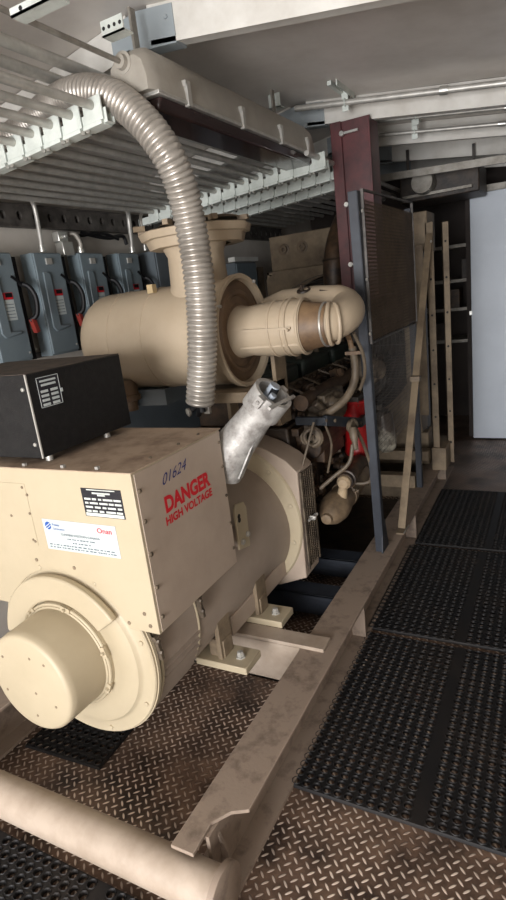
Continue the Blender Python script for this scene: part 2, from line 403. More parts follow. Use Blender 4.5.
# round end cover
ec=MB().lathe((-1.462,1.16,.493),(0,-1,0),[(0,.196),(.014,.196),(.016,.186),(.024,.184),(.026,.178),(.15,.175),(.170,.173),(.178,.167),(.181,.158),(.181,0)],64,False).build('end_cover',TAN,al)
m=MB()
m.torus((-1.462,1.142,.493),(0,1,0),.190,.006,64,8)
for a in (15,75,130,-28): 
    aa=math.radians(a); p=Vector((-1.462+.192*math.cos(aa),1.138,.493+.192*math.sin(aa)));tg=Vector((-math.sin(aa),0,math.cos(aa)))
    m.bar(p-tg*.02,p+tg*.02,.016,.012,(0,1,0)); m.bolt(tuple(p+Vector((0,-.006,0))),(0,-1,0),.006,.01)
m.build('clamp_band',TAN,ec)
m=MB()
for x,z in ((.09,.09),(.1,-.06),(-.1,.08),(0,-.12),(.03,.1),(-.12,-.05),(.02,-.03)): m.bolt((-1.462+x,.98,.493+z),(0,-1,0),.005,.003)
each(m,'rivet',TANDRT,ec)
# junction housing (the square box with the danger lettering)
bx0,bx1,by0,by1,bz0,bz1=-1.825,-1.055,1.165,1.657,.634,1.155
hb=[(bx0,bz1),(bx0,bz0-.02)]
# front sheet follows the round bell
cut=[]
for k in range(25):
    a=math.radians(158-k*(158-22)/24); cut.append((CX+.300*math.cos(a),CZ+.300*math.sin(a)))
cut=[c for c in cut if c[1]>=bz0]
out=[(bx0,bz1),(bx0,bz0)]+[(cut[0][0],bz0)]+cut+[(cut[-1][0],bz0),(bx1,bz0),(bx1,bz1)]
hs=MB().prism(out,1,by0,by1).build('junction_housing',TAN,al,bevel=.002,smooth=30)
# side panel: tan with its shade in the colour; dusty top panel
m=MB(); m.box((bx1,by0+.012,bz0+.004),(bx1+.0025,by1-.004,bz1-.006)); sp=m.build('side_panel',TANB,hs,bevel=.001)
m=MB(); m.box((bx0-.004,by0-.004,bz1),(bx1+.006,by1+.004,bz1+.003)); tp=m.build('top_panel',TANTOP,hs,bevel=.001)
m=MB()
for z in (.685,.785,.895,1.0,1.095): m.bolt((bx1+.0025,by0+.022,z),(1,0,0),.0075,.006)
for z in (.70,.80,.91,1.02,1.11): m.bolt((bx1+.0025,by1-.016,z),(1,0,0),.006,.005)
for y in (1.3,1.45,1.57): m.bolt((bx1-.03,y,bz1+.003),(0,0,1),.006,.005)
each(m,'panel_bolt',CASTD,hs,'dull steel panel bolt')
# access cover and bolts on the front
m=MB(); m.box((-1.80,by0-.0018,.885),(-1.503,by0,1.103)); ac=m.build('access_plate',TAN,hs,bevel=.0008)
m=MB()
for x,z in ((-1.515,1.09),(-1.50,1.065),(-1.512,.90),(-1.507,1.0),(-1.60,.985),(-1.52,.905)): m.bolt((x,by0-.0018,z),(0,-1,0),.005,.003)
for x,z in ((-1.53,.83),(-1.36,.822),(-1.085,.66),(-1.10,.70),(-1.17,.655),(-1.635,.625)): m.bolt((x,by0,z),(0,-1,0),.0065,.004)
each(m,'screw',TANDRT,hs)
m=MB()
for x,y in ((-1.19,1.19),(-1.33,1.19),(-1.5,1.19)): m.box((x-.006,y-.014,bz1+.003),(x+.006,y-.004,bz1+.012))
each(m,'panel_clip',GALV,hs)
# nameplate
yf=by0-.0012
np_=plab(MB().box((-1.258,yf,1.012),(-1.102,by0,1.103)).build('nameplate',LABK,hs),'black and silver rating plate')
m=MB(); R_=lambda x0,z0,x1,z1: m.box((x0,yf-.0006,z0),(x1,yf,z1))
R_(-1.254,1.014,-1.106,1.024)
R_(-1.235,1.097,-1.125,1.100); R_(-1.215,1.086,-1.145,1.091); R_(-1.195,1.080,-1.165,1.085)
random.seed(9)
for z in (1.070,1.057,1.044,1.031):
    x=-1.25
    while x<-1.115:
        w=random.uniform(.012,.04); R_(x,z-.004,min(x+w,-1.108),z+.002); x+=w+random.uniform(.004,.009)
plab(m.build('plate_entries',STRUTW,np_),'silver rows of the rating plate')
# white maker label
wl=plab(MB().box((-1.458,yf,.880),(-1.150,by0,.986)).build('maker_label',LABW,hs),'white sticker with two maker logos')
yt=yf-.0004
m=MB(); m.lathe((-1.435,yt,.964),(0,-1,0),[(0,.0135),(.0003,.0135),(.0003,0)],20,False)
plab(m.build('logo_disc',LOGOBL,wl),'blue round logo')
m=MB(); m.bar((-1.447,yt-.0009,.959),(-1.423,yt-.0009,.974),.0003,.0028,(0,0,1)); m.bar((-1.442,yt-.0009,.953),(-1.422,yt-.0009,.966),.0003,.0028,(0,0,1)); m.build('logo_cut',LABW,wl)
ux=(1,0,0); uz=(0,0,1)
text('Power','lettering',LOGOBL,wl,(-1.415,yt,.965),ux,uz,.032,.009)
text('Generation','lettering',LOGOBL,wl,(-1.415,yt,.952),ux,uz,.05,.007)
text('Onan','lettering',LABRED2,wl,(-1.225,yt,.958),ux,uz,.058,.017,.008)
text('CUMMINS WESTERN CANADA','lettering',INK,wl,(-1.385,yt,.934),ux,uz,.165,.0075)
m=MB(); random.seed(31)
for xa,xb,z in ((-1.36,-1.245,.9235),(-1.34,-1.265,.911),(-1.445,-1.165,.899),(-1.445,-1.165,.890)):
    x=xa
    while x<xb-.004:
        w_=random.uniform(.004,.013); m.box((x,yt-.0005,z-.0016),(min(x+w_,xb),yt,z+.0016)); x+=w_+random.uniform(.0025,.008)
m.build('small_print',INK,wl)
# danger lettering on the side: ux runs along +Y
ly=(0,1,0); xs_=bx1+.0028
plab(text('DANGER','danger_lettering',LABRED,hs,(xs_,1.290,.982),ly,uz,.262,.055,.045),'red DANGER lettering')
plab(text('HIGH VOLTAGE','danger_lettering',LABRED,hs,(xs_,1.282,.944),ly,uz,.272,.029,.035),'red HIGH VOLTAGE lettering')
plab(text('01624','marker_number',LABBLUE,hs,(xs_,1.296,1.072),(0,.995,.09),(0,.1,1),.135,.034,-.004,shear=.35),'handwritten blue number 01624')
# lifting lug on drum
m=MB(); m.prism([(1.775,.62),(1.86,.60),(1.868,.77),(1.85,.80),(1.79,.81),(1.775,.79)],0,-1.118,-1.108)
lg=m.build('lug_plate',TAN,al,bevel=.002)
m=MB(); m.bolt((-1.108,1.80,.645),(1,0,0),.012,.012); m.bolt((-1.108,1.845,.66),(1,0,0),.012,.012); each(m,'bolt',GALV,lg,'zinc bolt')
m=MB(); m.lathe((-1.1085,1.80,.755),(1,0,0),[(0,.011),(.0012,.011),(.0012,0)],16,False); m.lathe((-1.1085,1.80,.74),(1,0,0),[(0,.011),(.0012,.011),(.0012,0)],16,False); each(m,'slot',DARKI,lg)
MB().box((-1.20,1.80,.62),(-1.118,1.84,.70)).build('lug_root',DRUMM,lg)
# feet
for i,(y,) in enumerate([(1.56,),(1.885,)]):
    f=MB().box((-1.25,y,.206),(-1.02,y+.125,.236)).build('foot',TAN,al,bevel=.003)
    m=MB(); m.box((-1.20,y+.035,.236),(-1.13,y+.10,.31)); m.box((-1.155,y+.02,.236),(-1.135,y+.11,.42)); m.build('foot_bracket',TANDRT,f,bevel=.003)
    m=MB(); m.lathe((-1.075,y+.06,.236),(0,0,1),[(0,.02),(.006,.02),(.006,.014),(.022,.014),(.026,.010),(.026,0)],6,False); plab(m.build('foot_bolt',GALV,f),'pale steel foot bolt')
    MB().box((-1.86,y,.206),(-1.63,y+.125,.236)).build('foot',TAN,al,bevel=.003)
# side skirts of the drum joining the feet
for a_,b_ in ((-1.24,-1.150),(-1.73,-1.64)): MB().box((a_,1.70,.262),(b_,2.25,.345)).box((a_,1.70,.345),(b_-.03,2.25,.40)).build('foot_rail',TANB,al,bevel=.003)
# front foot under housing stand (rests on the tread plate)
# flywheel housing
pts=[(.24,.19),(.39,.25),(.398,.79),(.345,.842),(.26,.890),(.17,.922),(.09,.938),(0,.943)]
out=[(CX+x,z) for x,z in pts]+[(CX-x,z) for x,z in pts[::-1][1:]]
fh=MB().prism(out,1,2.25,2.42).build('flywheel_housing',TANB,al,bevel=.004)
m=MB(); m.lathe((CX,2.25,CZ+.03),(0,-1,0),[(0,.398),(.006,.396),(.012,.39),(.014,.33),(.014,.30)],72,False); m.build('adapter_ring',TAN,fh)
m=MB()
for k in range(12):
    a=2*PI*(k+.5)/12; m.bolt((CX+.363*math.cos(a),2.237,CZ+.03+.363*math.sin(a)),(0,-1,0),.012,.007)
each(m,'bolt',TAN,fh)
m=MB(); m.box((CX+.393,2.275,.30),(CX+.402,2.40,.775)); plab(m.build('vent_back',DARKI,fh),'dark vent opening')
m=MB()
zz=.30
while zz<.775:
    m.bar((CX+.405,2.275,zz),(CX+.405,2.40,min(zz+.018,.775)),.004,.0035,(1,0,0)); zz+=.0125
for k in range(6): m.bar((CX+.406,2.28+k*.023,.30),(CX+.406,2.28+k*.023,.775),.003,.004,(1,0,0))
m.bar((CX+.404,2.268,.29),(CX+.404,2.268,.785),.008,.008,(1,0,0)); m.bar((CX+.404,2.405,.29),(CX+.404,2.405,.785),.008,.008,(1,0,0))
plab(m.build('vent_grille',CASTD,fh),'dull steel slatted vent grille')
m=MB(); m.bar((CX+.405,2.30,.53),(CX+.43,2.36,.545),.012,.01); m.bolt((CX+.405,2.33,.535),(1,0,0),.012,.03); m.build('grille_latch',GALV,fh)

# ------------------------------------------------------------------ black control box
bb=thing('control_box','black metal control box with small data plate standing on the junction housing','control box',(-1.72,1.4,1.158))
x0,x1,y0,y1,z0,z1=-2.02,-1.42,1.19,1.625,1.182,1.447
MB().box((x0,y0,z0),(x1,y1,z1)).build('case',BLKBOX,bb,bevel=.002)
plab(MB().box((x0,y0,z1),(x1,y1,z1+.002)).build('top_cover',BLKTOP,bb),'dusty brown top cover')
MB().box((x1,y0+.004,z0+.003),(x1+.003,y1-.002,z1-.002)).build('side_panel',BLKBOX,bb,bevel=.001)
m=MB(); m.box((x1-.002,y0-.0015,z0),(x1+.0035,y0+.003,z1)); plab(m.build('edge_strip',GALV,bb),'bare metal edge strip')
m=MB()
for x,z in ((x1-.02,z1-.045),(x1-.02,z0+.045),(x0+.02,z1-.045)): m.lathe((x,y0,z),(0,-1,0),[(0,.007),(.004,.006),(.006,0)],12,False)
each(m,'screw',BRIGHT,bb,'bright screw')
dp=plab(MB().box((x1+.003,1.225,1.335),(x1+.0042,1.315,1.43)).build('data_plate',LABK,bb),'data plate with white entries')
m=MB(); X_=x1+.0042
def rr(a,b,c,d): m.box((X_,a,c),(X_+.0006,b,d))
rr(1.225,1.227,1.335,1.43); rr(1.313,1.315,1.335,1.43); rr(1.225,1.315,1.428,1.43); rr(1.225,1.315,1.335,1.337)
rr(1.237,1.303,1.414,1.420); rr(1.240,1.300,1.401,1.408)
for k in range(4): rr(1.234,1.264,1.389-k*.014-.008,1.389-k*.014); rr(1.274,1.304,1.389-k*.014-.008,1.389-k*.014)
m.box((X_,1.314,1.37),(X_+.001,1.324,1.382)); plab(m.build('plate_entries',LABW,dp),'white entries')
m=MB()
for y in (1.25,1.53):
    for x in (x1-.04,x0+.04): m.lathe((x,y,1.158),(0,0,1),[(0,.013),(.024,.011)],12)
each(m,'foot',GALV,bb)

# ------------------------------------------------------------------ cast cable fitting behind the housing
cf=thing('cable_elbow','silver cast cable elbow, open at the top, behind the junction housing','cable fitting',(-1.12,1.72,.97))
a=Vector((-1.13,1.665,.95)); b=Vector((-1.03,1.79,1.13)); c=Vector((-.985,1.845,1.215))
pts=spline([(-1.11,1.735,.95),(-1.065,1.745,1.05),(-.99,1.75,1.135),(-.922,1.748,1.205)],5)
rs=[.066,.070,.073,.075,.076,.076,.075,.073,.071,.069,.067,.065,.063,.062,.061,.060]
MB().tube(pts,.06,24,rf=lambda i: rs[min(i,len(rs)-1)]).build('elbow_body',ALU,cf)
d=(Vector(pts[-1])-Vector(pts[-3])).normalized()
o=Vector(pts[-1])
cl=MB().lathe(o-d*.012,d,[(0,.062),(.004,.074),(.092,.074),(.092,.060),(.03,.060),(.03,0)],32,False).build('collar',ALU,cf)
sx=d.cross(Vector((0,0,1))).normalized(); sz=sx.cross(d)
m=MB()
for s_ in (-1,1):
    p=o+d*.06+sx*(s_*.078); m.bar(p-d*.02,p+d*.02,.03,.026,tuple(sz)); m.bolt(tuple(p+sx*(s_*.012)),tuple(sx*s_),.008,.008)
m.bar(o+d*.078-sx*.09-sz*.045,o+d*.078+sx*.10-sz*.045,.012,.01,tuple(d))
m.build('clamp_ear',ALU,cl)
m=MB(); m.tube([o-d*.0+sz*.008,o+d*.06+sz*.01,o+d*.105+sz*.012],.019,14); m.tube([o+sx*.03,o+d*.09+sx*.03-sz*.012],.012,12)
each(m,'cable_stub',CABLE,cf,'pale blue-grey cable stub')
m=MB(); m.tube([o+d*.03,o+d*.1+sx*.012],.014,10); plab(m.build('cable_stub',BLK,cf),'black cable stub')
m=MB(); m.bar((-1.03,1.72,.95),(-.935,1.74,1.13),.006,.03,(0,1,0)); m.build('cast_rib',ALU,cf)
m=MB()
for dz in (-.025,.03): m.lathe((-1.03+dz*.9,1.685,1.05+dz*1.6),(.45,-.9,.1),[(0,.013),(.003,.013),(.003,.009),(.001,.009),(.001,0)],16,False)
each(m,'cast_boss',ALU,cf)

# ------------------------------------------------------------------ flexible conduit
fx=thing('flexible_conduit','silver corrugated flexible conduit arching from the ceiling rack down behind the black box','flexible conduit',(-1.25,1.85,1.2))
path=spline([(-1.248,1.85,1.206),(-1.216,1.85,1.34),(-1.19,1.85,1.491),(-1.174,1.85,1.636),(-1.170,1.848,1.777),(-1.170,1.835,1.898),(-1.165,1.80,2.005),(-1.178,1.765,2.09),(-1.226,1.75,2.177),(-1.307,1.75,2.262),(-1.41,1.76,2.325),(-1.54,1.78,2.358),(-1.75,1.87,2.385),(-2.0,1.95,2.375),(-2.25,1.99,2.35),(-2.5,2.04,2.31)],24)
# resample evenly at a third of the corrugation pitch
L_=[0]
for p,q in zip(path,path[1:]): L_.append(L_[-1]+(q-p).length)
tot=L_[-1]; st=.00475; out=[]; j=0
for i in range(int(tot/st)):
    s_=i*st
    while L_[j+1]<s_: j+=1
    t_=(s_-L_[j])/(L_[j+1]-L_[j]); out.append(path[j].lerp(path[j+1],t_))
MB().tube(out,.05,24,rf=lambda i:(.051,.0565,.0585,.0565)[i%4]).build('jacket',FLEXM,fx,smooth=80)
m=MB()
m.tube([(-1.255,1.852,1.21),(-1.26,1.855,1.175),(-1.275,1.87,1.159)],.012,10); m.tube([(-1.235,1.84,1.21),(-1.23,1.835,1.175)],.012,10); m.tube([(-1.27,1.86,1.2),(-1.29,1.84,1.18)],.012,10)
each(m,'cable_end',BLK,fx,'black cable end')
m=MB(); m.lathe((-1.29,1.835,1.178),(-.6,-.8,-.2),[(0,.015),(.01,.018),(.014,.014),(.014,0)],14); m.box((-1.24,1.86,1.163),(-1.215,1.875,1.23)); each(m,'end_clip',GALVD,fx)

# ------------------------------------------------------------------ air cleaner
AX,AY,AZ=-1.2,2.21,1.449
ac_=thing('air_cleaner','big tan horizontal canister air cleaner with flanged neck behind the black control box','air cleaner',(-1.62,2.21,1.2))
can=MB().lathe((-1.995,AY,AZ),(1,0,0),[(0,0),(0,.15),(.008,.18),(.03,.207),(.06,.222),(.10,.2275),(.20,.2275),(.202,.230),(.208,.230),(.21,.2275),(.39,.2275),(.392,.230),(.398,.230),(.40,.2275),(.765,.2275),(.77,.240),(.795,.242),(.80,.236),(.795,.222),(.765,.218),(.765,.0)],72,False).build('canister',CAN,ac_)
MB().lathe((-1.228,AY,AZ),(1,0,0),[(0,.217),(.002,.214),(.004,.18),(.012,.172),(.012,.16),(.002,.15),(.004,.12),(.02,.11),(.02,0)],60,False).build('recessed_disc',BRN,can)
# neck and flange on top
MB().lathe((-1.40,AY,1.55),(0,0,1),[(0,.16),(.07,.15),(.12,.128),(.24,.122),(.28,.14),(.30,.16)],48,False).build('neck',CAN,ac_)
fl=MB().lathe((-1.385,AY,1.825),(0,0,1),[(0,.15),(0,.205),(.035,.218),(.038,.235),(.066,.245),(.070,.238),(.072,.19),(.082,.12),(.082,0)],10,False).build('neck_flange',CAN,ac_)
m=MB()
for k in range(8):
    a=2*PI*(k+.2)/8; m.box((-.022,-.012,0),(.022,.012,.02),Matrix.Translation((-1.40+.235*math.cos(a),AY+.235*math.sin(a),1.90))@Matrix.Rotation(a,4,'Z'))
each(m,'flange_lug',TANDRT,fl)
m=MB(); m.lathe((-1.36,AY+.01,1.912),(0,0,1),[(0,.19),(.012,.17),(.02,0)],30,False); plab(m.build('flange_grime',TANDK,fl),'oily flange top')
# cradle and drain pipe
m=MB(); m.box((-1.42,2.04,1.165),(-1.12,2.39,1.21)); m.box((-1.14,2.30,1.0),(-1.12,2.42,1.36)); m.box((-1.40,2.30,.95),(-1.38,2.38,1.19)); m.build('cradle',FARM,ac_,bevel=.003)
m=MB(); m.lathe((-1.785,2.07,1.285),(0,0,-1),[(0,.042),(.07,.042),(.075,.05),(.10,.05),(.105,.032),(.15,.03)],20); m.build('drain_cup',BRN,ac_)
MB().box((-1.80,2.10,1.15),(-1.60,2.3,1.225)).build('mount_bracket',GREYL,ac_)
m=MB(); m.cyl((-1.28,2.08,1.665),(-1.28,2.05,1.72),.018); m.box((-1.30,2.03,1.70),(-1.26,2.06,1.73)); m.box((-1.60,2.09,1.655),(-1.57,2.12,1.692)); each(m,'sensor',mat('brass_tan',sr(176,156,120),.4,.2),ac_,'small brass-coloured sensor block')
m=MB()
for a in (60,150,330):
    aa=math.radians(a); m.bolt((-1.205,AY+.235*math.cos(aa),AZ+.235*math.sin(aa)),(1,0,0),.008,.02)
each(m,'clamp_bolt',GALV,ac_)

# ------------------------------------------------------------------ intake pipe with brown boot and return elbow
ip=thing('intake_pipe','tan ribbed intake pipe with brown rubber boot curving back to the engine','pipe',(-.9,2.2,1.36))
PY,PZ=2.2,1.447
MB().lathe((-1.222,PY,PZ),(1,0,0),[(0,.11),(.01,.112),(.06,.104),(.10,.108),(.20,.114),(.255,.113),(.32,.108)],48,False).build('moulded_duct',CAN,ip)
m=MB()
m.torus((-1.035,PY,PZ),(1,0,0),.114,.005,48,8); m.torus((-.985,PY,PZ),(1,0,0),.113,.005,48,8)
m.bar((-1.18,PY-.09,PZ-.062),(-.91,PY-.095,PZ-.062),.006,.008); m.bar((-1.15,PY-.114,PZ+.01),(-.93,PY-.117,PZ+.006),.008,.012,(0,1,0)); each(m,'moulded_rib',CAN,ip)
cb=MB().torus((-.962,PY,PZ),(1,0,0),.115,.006,48,8).torus((-.912,PY,PZ),(1,0,0),.110,.007,48,8); cb.bolt((-.94,PY-.118,PZ),(0,-1,0),.007,.016); each(cb,'hose_clamp',CAN,ip)
MB().lathe((-.93,PY,PZ),(1,0,0),[(0,.106),(.02,.102),(.05,.095),(.09,.088),(.12,.083),(.125,.083)],48,False).build('rubber_boot',BOOT,ip)
m=MB(); m.torus((-.822,PY,PZ),(1,0,0),.085,.005,40,8); plab(m.build('hose_clamp',BRIGHT,ip),'bright steel hose clamp')
arc=[Vector((-.86,PY,PZ)),Vector((-.845,PY,PZ))]
for k in range(1,15):
    a=-PI/2+PI*k/14; arc.append(Vector((-.835+.055*math.cos(a),PY+.11+.11*math.sin(a),PZ+.07*(k/14)**1.5)))
arc+= [Vector((-.95,PY+.245,PZ+.08)),Vector((-1.1,PY+.25,PZ+.08)),Vector((-1.25,PY+.27,PZ+.04))]
MB().tube(arc,.083,28,rf=lambda i:.080 if i<3 else .075).build('return_elbow',CAN,ip)
m=MB(); m.torus((-.806,PY+.003,PZ),(1,.2,0),.081,.009,36,8); m.torus((-.789,PY+.016,PZ),(1,.6,0),.078,.008,36,8); each(m,'elbow_bead',CAN,ip)
m=MB(); m.lathe((-.99,PY+.20,PZ+.14),(0,-.4,1),[(0,.032),(.006,.03),(.006,.024),(.0,.022),(.0,0)],20,False); m.cyl((-.99,PY+.19,PZ+.13),(-.99,PY+.175,PZ+.165),.006); m.bar((-.91,PY+.19,PZ+.13),(-.85,PY+.18,PZ+.12),.012,.012); each(m,'port_cap',ENG,ip,'dark port fitting')

# ------------------------------------------------------------------ engine
en=thing('diesel_engine','grimy dark six-cylinder diesel engine on the skid behind the generator','engine',(-1.44,3.2,.19))
m=MB(); m.prism([(-1.70,.42),(-1.18,.42),(-1.14,.60),(-1.16,.95),(-1.70,.95),(-1.74,.6)],1,2.44,3.95); bl=m.build('engine_block',ENG,en,bevel=.01)
m=MB()
for k in range(9): 
    y=2.52+k*.165; m.box((-1.155,y,.46),(-1.125,y+.03,.93))
m.box((-1.15,2.46,.68),(-1.12,3.93,.72)); m.box((-1.15,2.46,.90),(-1.11,3.93,.94))
each(m,'block_rib',ENGB,bl,None,35,.004)
MB().prism([(-1.60,.22),(-1.28,.22),(-1.2,.42),(-1.68,.42)],1,2.5,3.9).build('oil_pan',ENG,en,bevel=.01)
for k in range(3):
    y=2.46+k*.5
    h=MB().box((-1.68,y,.95),(-1.2,y+.48,1.10)).build('cylinder_head',ENGB,en,bevel=.008)
    m=MB()
    for j in range(5): m.box((-1.2,y+.02+j*.1,.96),(-1.178,y+.045+j*.1,1.09)); m.bolt((-1.23,y+.05+j*.1,1.10),(0,0,1),.014,.014)
    for j in range(3): m.lathe((-1.18,y+.08+j*.16,1.03),(1,0,0),[(0,.035),(.02,.035),(.025,.02),(.04,.018)],14)
    m.build('head_fins',ENG,h)
    r=MB().box((-1.62,y+.03,1.10),(-1.27,y+.45,1.205)).build('rocker_cover',ENGG,en,bevel=.02)
    m=MB(); m.box((-1.27,y+.02,1.10),(-1.25,y+.46,1.118)); 
    for j in range(3): m.lathe((-1.33,y+.1+j*.14,1.205),(0,0,1),[(0,.018),(.02,.016),(.03,.01),(.03,0)],10,False)
    each(m,'cover_bolt',CASTD,r)
# intake manifold + fuel lines along the right side
m=MB(); m.tube([(-1.10,2.5,1.06),(-1.10,3.9,1.06)],.04,14)
for k in range(6): m.tube([(-1.1,2.6+k*.24,1.06),(-1.16,2.6+k*.24,1.05),(-1.2,2.6+k*.24,1.03)],.03,12)
m.build('manifold',ENGB,en)
m=MB()
for k in range(6):
    y=2.56+k*.23; m.tube(spline([(-1.05,2.75,.93),(-1.03,(y+2.75)/2,1.0),(-1.10,y,1.09),(-1.2,y,1.14)],5),.006,8)
m.tube(spline([(-1.08,2.46,.98),(-1.04,2.8,.95),(-1.06,3.3,.99),(-1.08,3.8,.96)],6),.009,8)
each(m,'fuel_line',CASTD,en,'thin dull metal fuel line')
# injection pump and accessory castings
m=MB(); m.box((-1.13,2.55,.74),(-1.02,2.85,.90)); m.cyl((-1.07,2.5,.83),(-1.07,2.92,.83),.055)
for k in range(6): m.lathe((-1.07,2.58+k*.045,.88),(0,0,1),[(0,.014),(.04,.012),(.05,.007),(.07,.006)],10)
m.build('injection_pump',ENGB,en,bevel=.006)
m=MB(); m.lathe((-1.03,2.46,.905),(0,-1,0),[(0,.05),(.02,.055),(.03,.045),(.03,.034),(.02,.03),(.02,.015),(.035,.015),(.035,0)],24,False); m.lathe((-1.06,2.44,.90),(0,1,0),[(0,.035),(.1,.03)],16); plab(m.build('pulley',CASTD,en),'small tan grooved pulley')
m=MB()
random.seed(21)
for k in range(46):
    y=random.uniform(2.45,3.7); z=random.uniform(.55,1.02); x=-1.11+random.uniform(-.01,.05); r=random.uniform(.012,.034)
    d=random.choice([(1,0,0),(0,1,0),(.7,-.7,0),(0,0,1)])
    m.lathe((x-.03,y,z),d,[(0,r),(r*1.2,r),(r*1.4,r*.7),(r*2.2,r*.55),(r*2.3,0)],random.choice([6,12,14]))
each(m,'fitting',CASTD,en)
m=MB()
for k in range(34):
    y=random.uniform(2.45,3.5); z=random.uniform(.48,1.1); x=-1.10; r=random.uniform(.015,.04)
    m.lathe((x-.03,y,z),random.choice([(1,0,0),(.8,-.6,0),(1,0,.4)]),[(0,r),(r*1.1,r),(r*1.15,r*.7),(r*1.8,r*.6),(r*1.9,0)],random.choice([6,16]))
each(m,'plug',ENGB,en)
m=MB()
for k in range(14):
    y=random.uniform(2.42,3.4); z=random.uniform(.5,1.0)
    m.tube(spline([(-1.12,y,z),(-1.05,y+random.uniform(-.1,.2),z+random.uniform(-.12,.1)),(-1.06,y+random.uniform(.0,.3),z+random.uniform(-.25,.1)),(-1.13,y+random.uniform(.1,.4),z-random.uniform(.0,.2))],5),random.uniform(.005,.011),8)
each(m,'wire',BLK,en)
# water pump / thermostat castings (pale, oily) near the hose
m=MB(); m.lathe((-1.08,2.78,.99),(1,-.25,0),[(0,.085),(.05,.085),(.06,.075),(.09,.07),(.10,.05),(.10,0)],24,False); m.lathe((-1.02,2.66,1.02),(1,-.3,.1),[(0,.04),(.04,.04),(.05,.028),(.07,.026)],18); m.box((-1.12,2.62,.93),(-1.02,2.9,1.07)); m.tube([(-1.05,2.55,1.05),(-1.02,2.6,1.0),(-1.02,2.7,.96)],.02,12)
plab(m.build('pump_casting',CASTD,en,bevel=.006),'pale grey-tan pump casting')
m=MB(); m.lathe((-1.02,3.35,1.0),(0,0,1),[(0,.06),(.04,.07),(.05,.09),(.10,.085),(.14,.07),(.16,.04),(.16,0)],20); m.lathe((-.98,3.3,1.08),(1,-.5,.1),[(0,.05),(.05,.045),(.06,.055),(.07,.055)],18); m.box((-1.1,3.3,1.0),(-1.0,3.5,1.15)); plab(m.build('turbocharger',CASTD,en),'pale dirty turbocharger casting')
m=MB(); m.lathe((-.97,3.45,.78),(.1,0,-1),[(0,.055),(.02,.062),(.20,.062),(.23,.055),(.25,.035),(.25,0)],24); plab(m.build('fuel_filter',mat('filter_white',sr(190,186,170),.4,0,sr(70,58,48),7,.42,.58),en),'white spin-on fuel filter streaked with oil')
m=MB(); m.lathe((-1.0,3.45,.75),(0,0,1),[(0,.07),(.05,.07),(.06,.04),(.09,.035)],20); m.box((-1.14,3.38,.78),(-1.0,3.5,.84)); m.build('filter_head',ENG,en)
m=MB(); m.lathe((-.98,2.96,.975),(0,0,-1),[(0,.03),(0,.068),(.012,.074),(.02,.07),(.27,.07),(.29,.074),(.31,.066),(.325,.05),(.325,0)],32); plab(m.build('oil_filter',REDF,en),'bright red spin-on oil filter')
m=MB(); m.box((-1.14,2.9,.95),(-.94,3.02,1.0)); m.build('filter_head',ENG,en)
bp_=MB(); bp_.bar((-.965,2.45,.985),(-.905,2.80,.885),.025,.05); bp_.bar((-1.12,2.47,.98),(-.96,2.46,.98),.025,.04); bp_.bar((-.905,2.80,.885),(-.95,3.1,.86),.025,.05)
plab(bp_.build('support_bar',BARD,en,bevel=.003),'near-black bar across the engine side')
m=MB()
for p in ((-.97,2.46,.985),(-.95,2.52,.97),(-.895,2.74,.90)): m.bolt((p[0]+.012,p[1]-.01,p[2]),(1,-.3,0),.009,.008)
m.lathe((-.905,2.64,.91),(1,-.4,0),[(0,.033),(.008,.038),(.02,.038),(.025,.028),(.012,.026),(.012,0)],24,False)
each(m,'bar_fitting',CASTD,en)
m=MB(); m.lathe((-.88,2.60,.91),(.2,-.4,-1),[(0,.018),(.02,.022),(.05,.02),(.07,.014),(.11,.014)],14)
m.tube(spline([(-.88,2.58,.83),(-.9,2.56,.74),(-.97,2.52,.68),(-1.04,2.5,.62)],5),.010,10)
m.tube(spline([(-.87,2.62,.90),(-.85,2.68,.78),(-.84,2.72,.66),(-.86,2.74,.58),(-.95,2.72,.58),(-1.0,2.76,.64)],6),.009,10)
m.tube(spline([(-1.0,2.40,.99),(-1.02,2.36,.90),(-1.06,2.33,.75),(-1.06,2.33,.6)],5),.006,8); m.tube(spline([(-.97,2.46,.97),(-.96,2.50,.85),(-1.0,2.52,.7)],5),.006,8)
each(m,'sensor_hose',HOSED,en,'tan small hose')
# coolant hose from the elbow down
m=MB(); m.tube(spline([(-.86,2.62,1.30),(-.845,2.60,1.22),(-.85,2.58,1.14),(-.885,2.54,1.07),(-.95,2.5,1.02),(-1.02,2.55,.99)],6),.019,14); hs_=m.build('coolant_hose',HOSED,en)
m=MB(); m.torus((-.858,2.61,1.275),(0,.1,1),.019,.004,20,6); m.box((-.885,2.58,1.27),(-.80,2.60,1.285)); m.tube([(-.86,2.61,1.30),(-.865,2.60,1.345),(-.86,2.55,1.38)],.013,10); plab(m.build('hose_clamp',BOOT,hs_),'rust-brown hose connector')
m=MB(); m.tube(spline([(-.80,2.47,1.38),(-.78,2.52,1.28),(-.79,2.56,1.18),(-.83,2.6,1.1)],5),.008,8); m.build('vent_hose',HOSED,en)
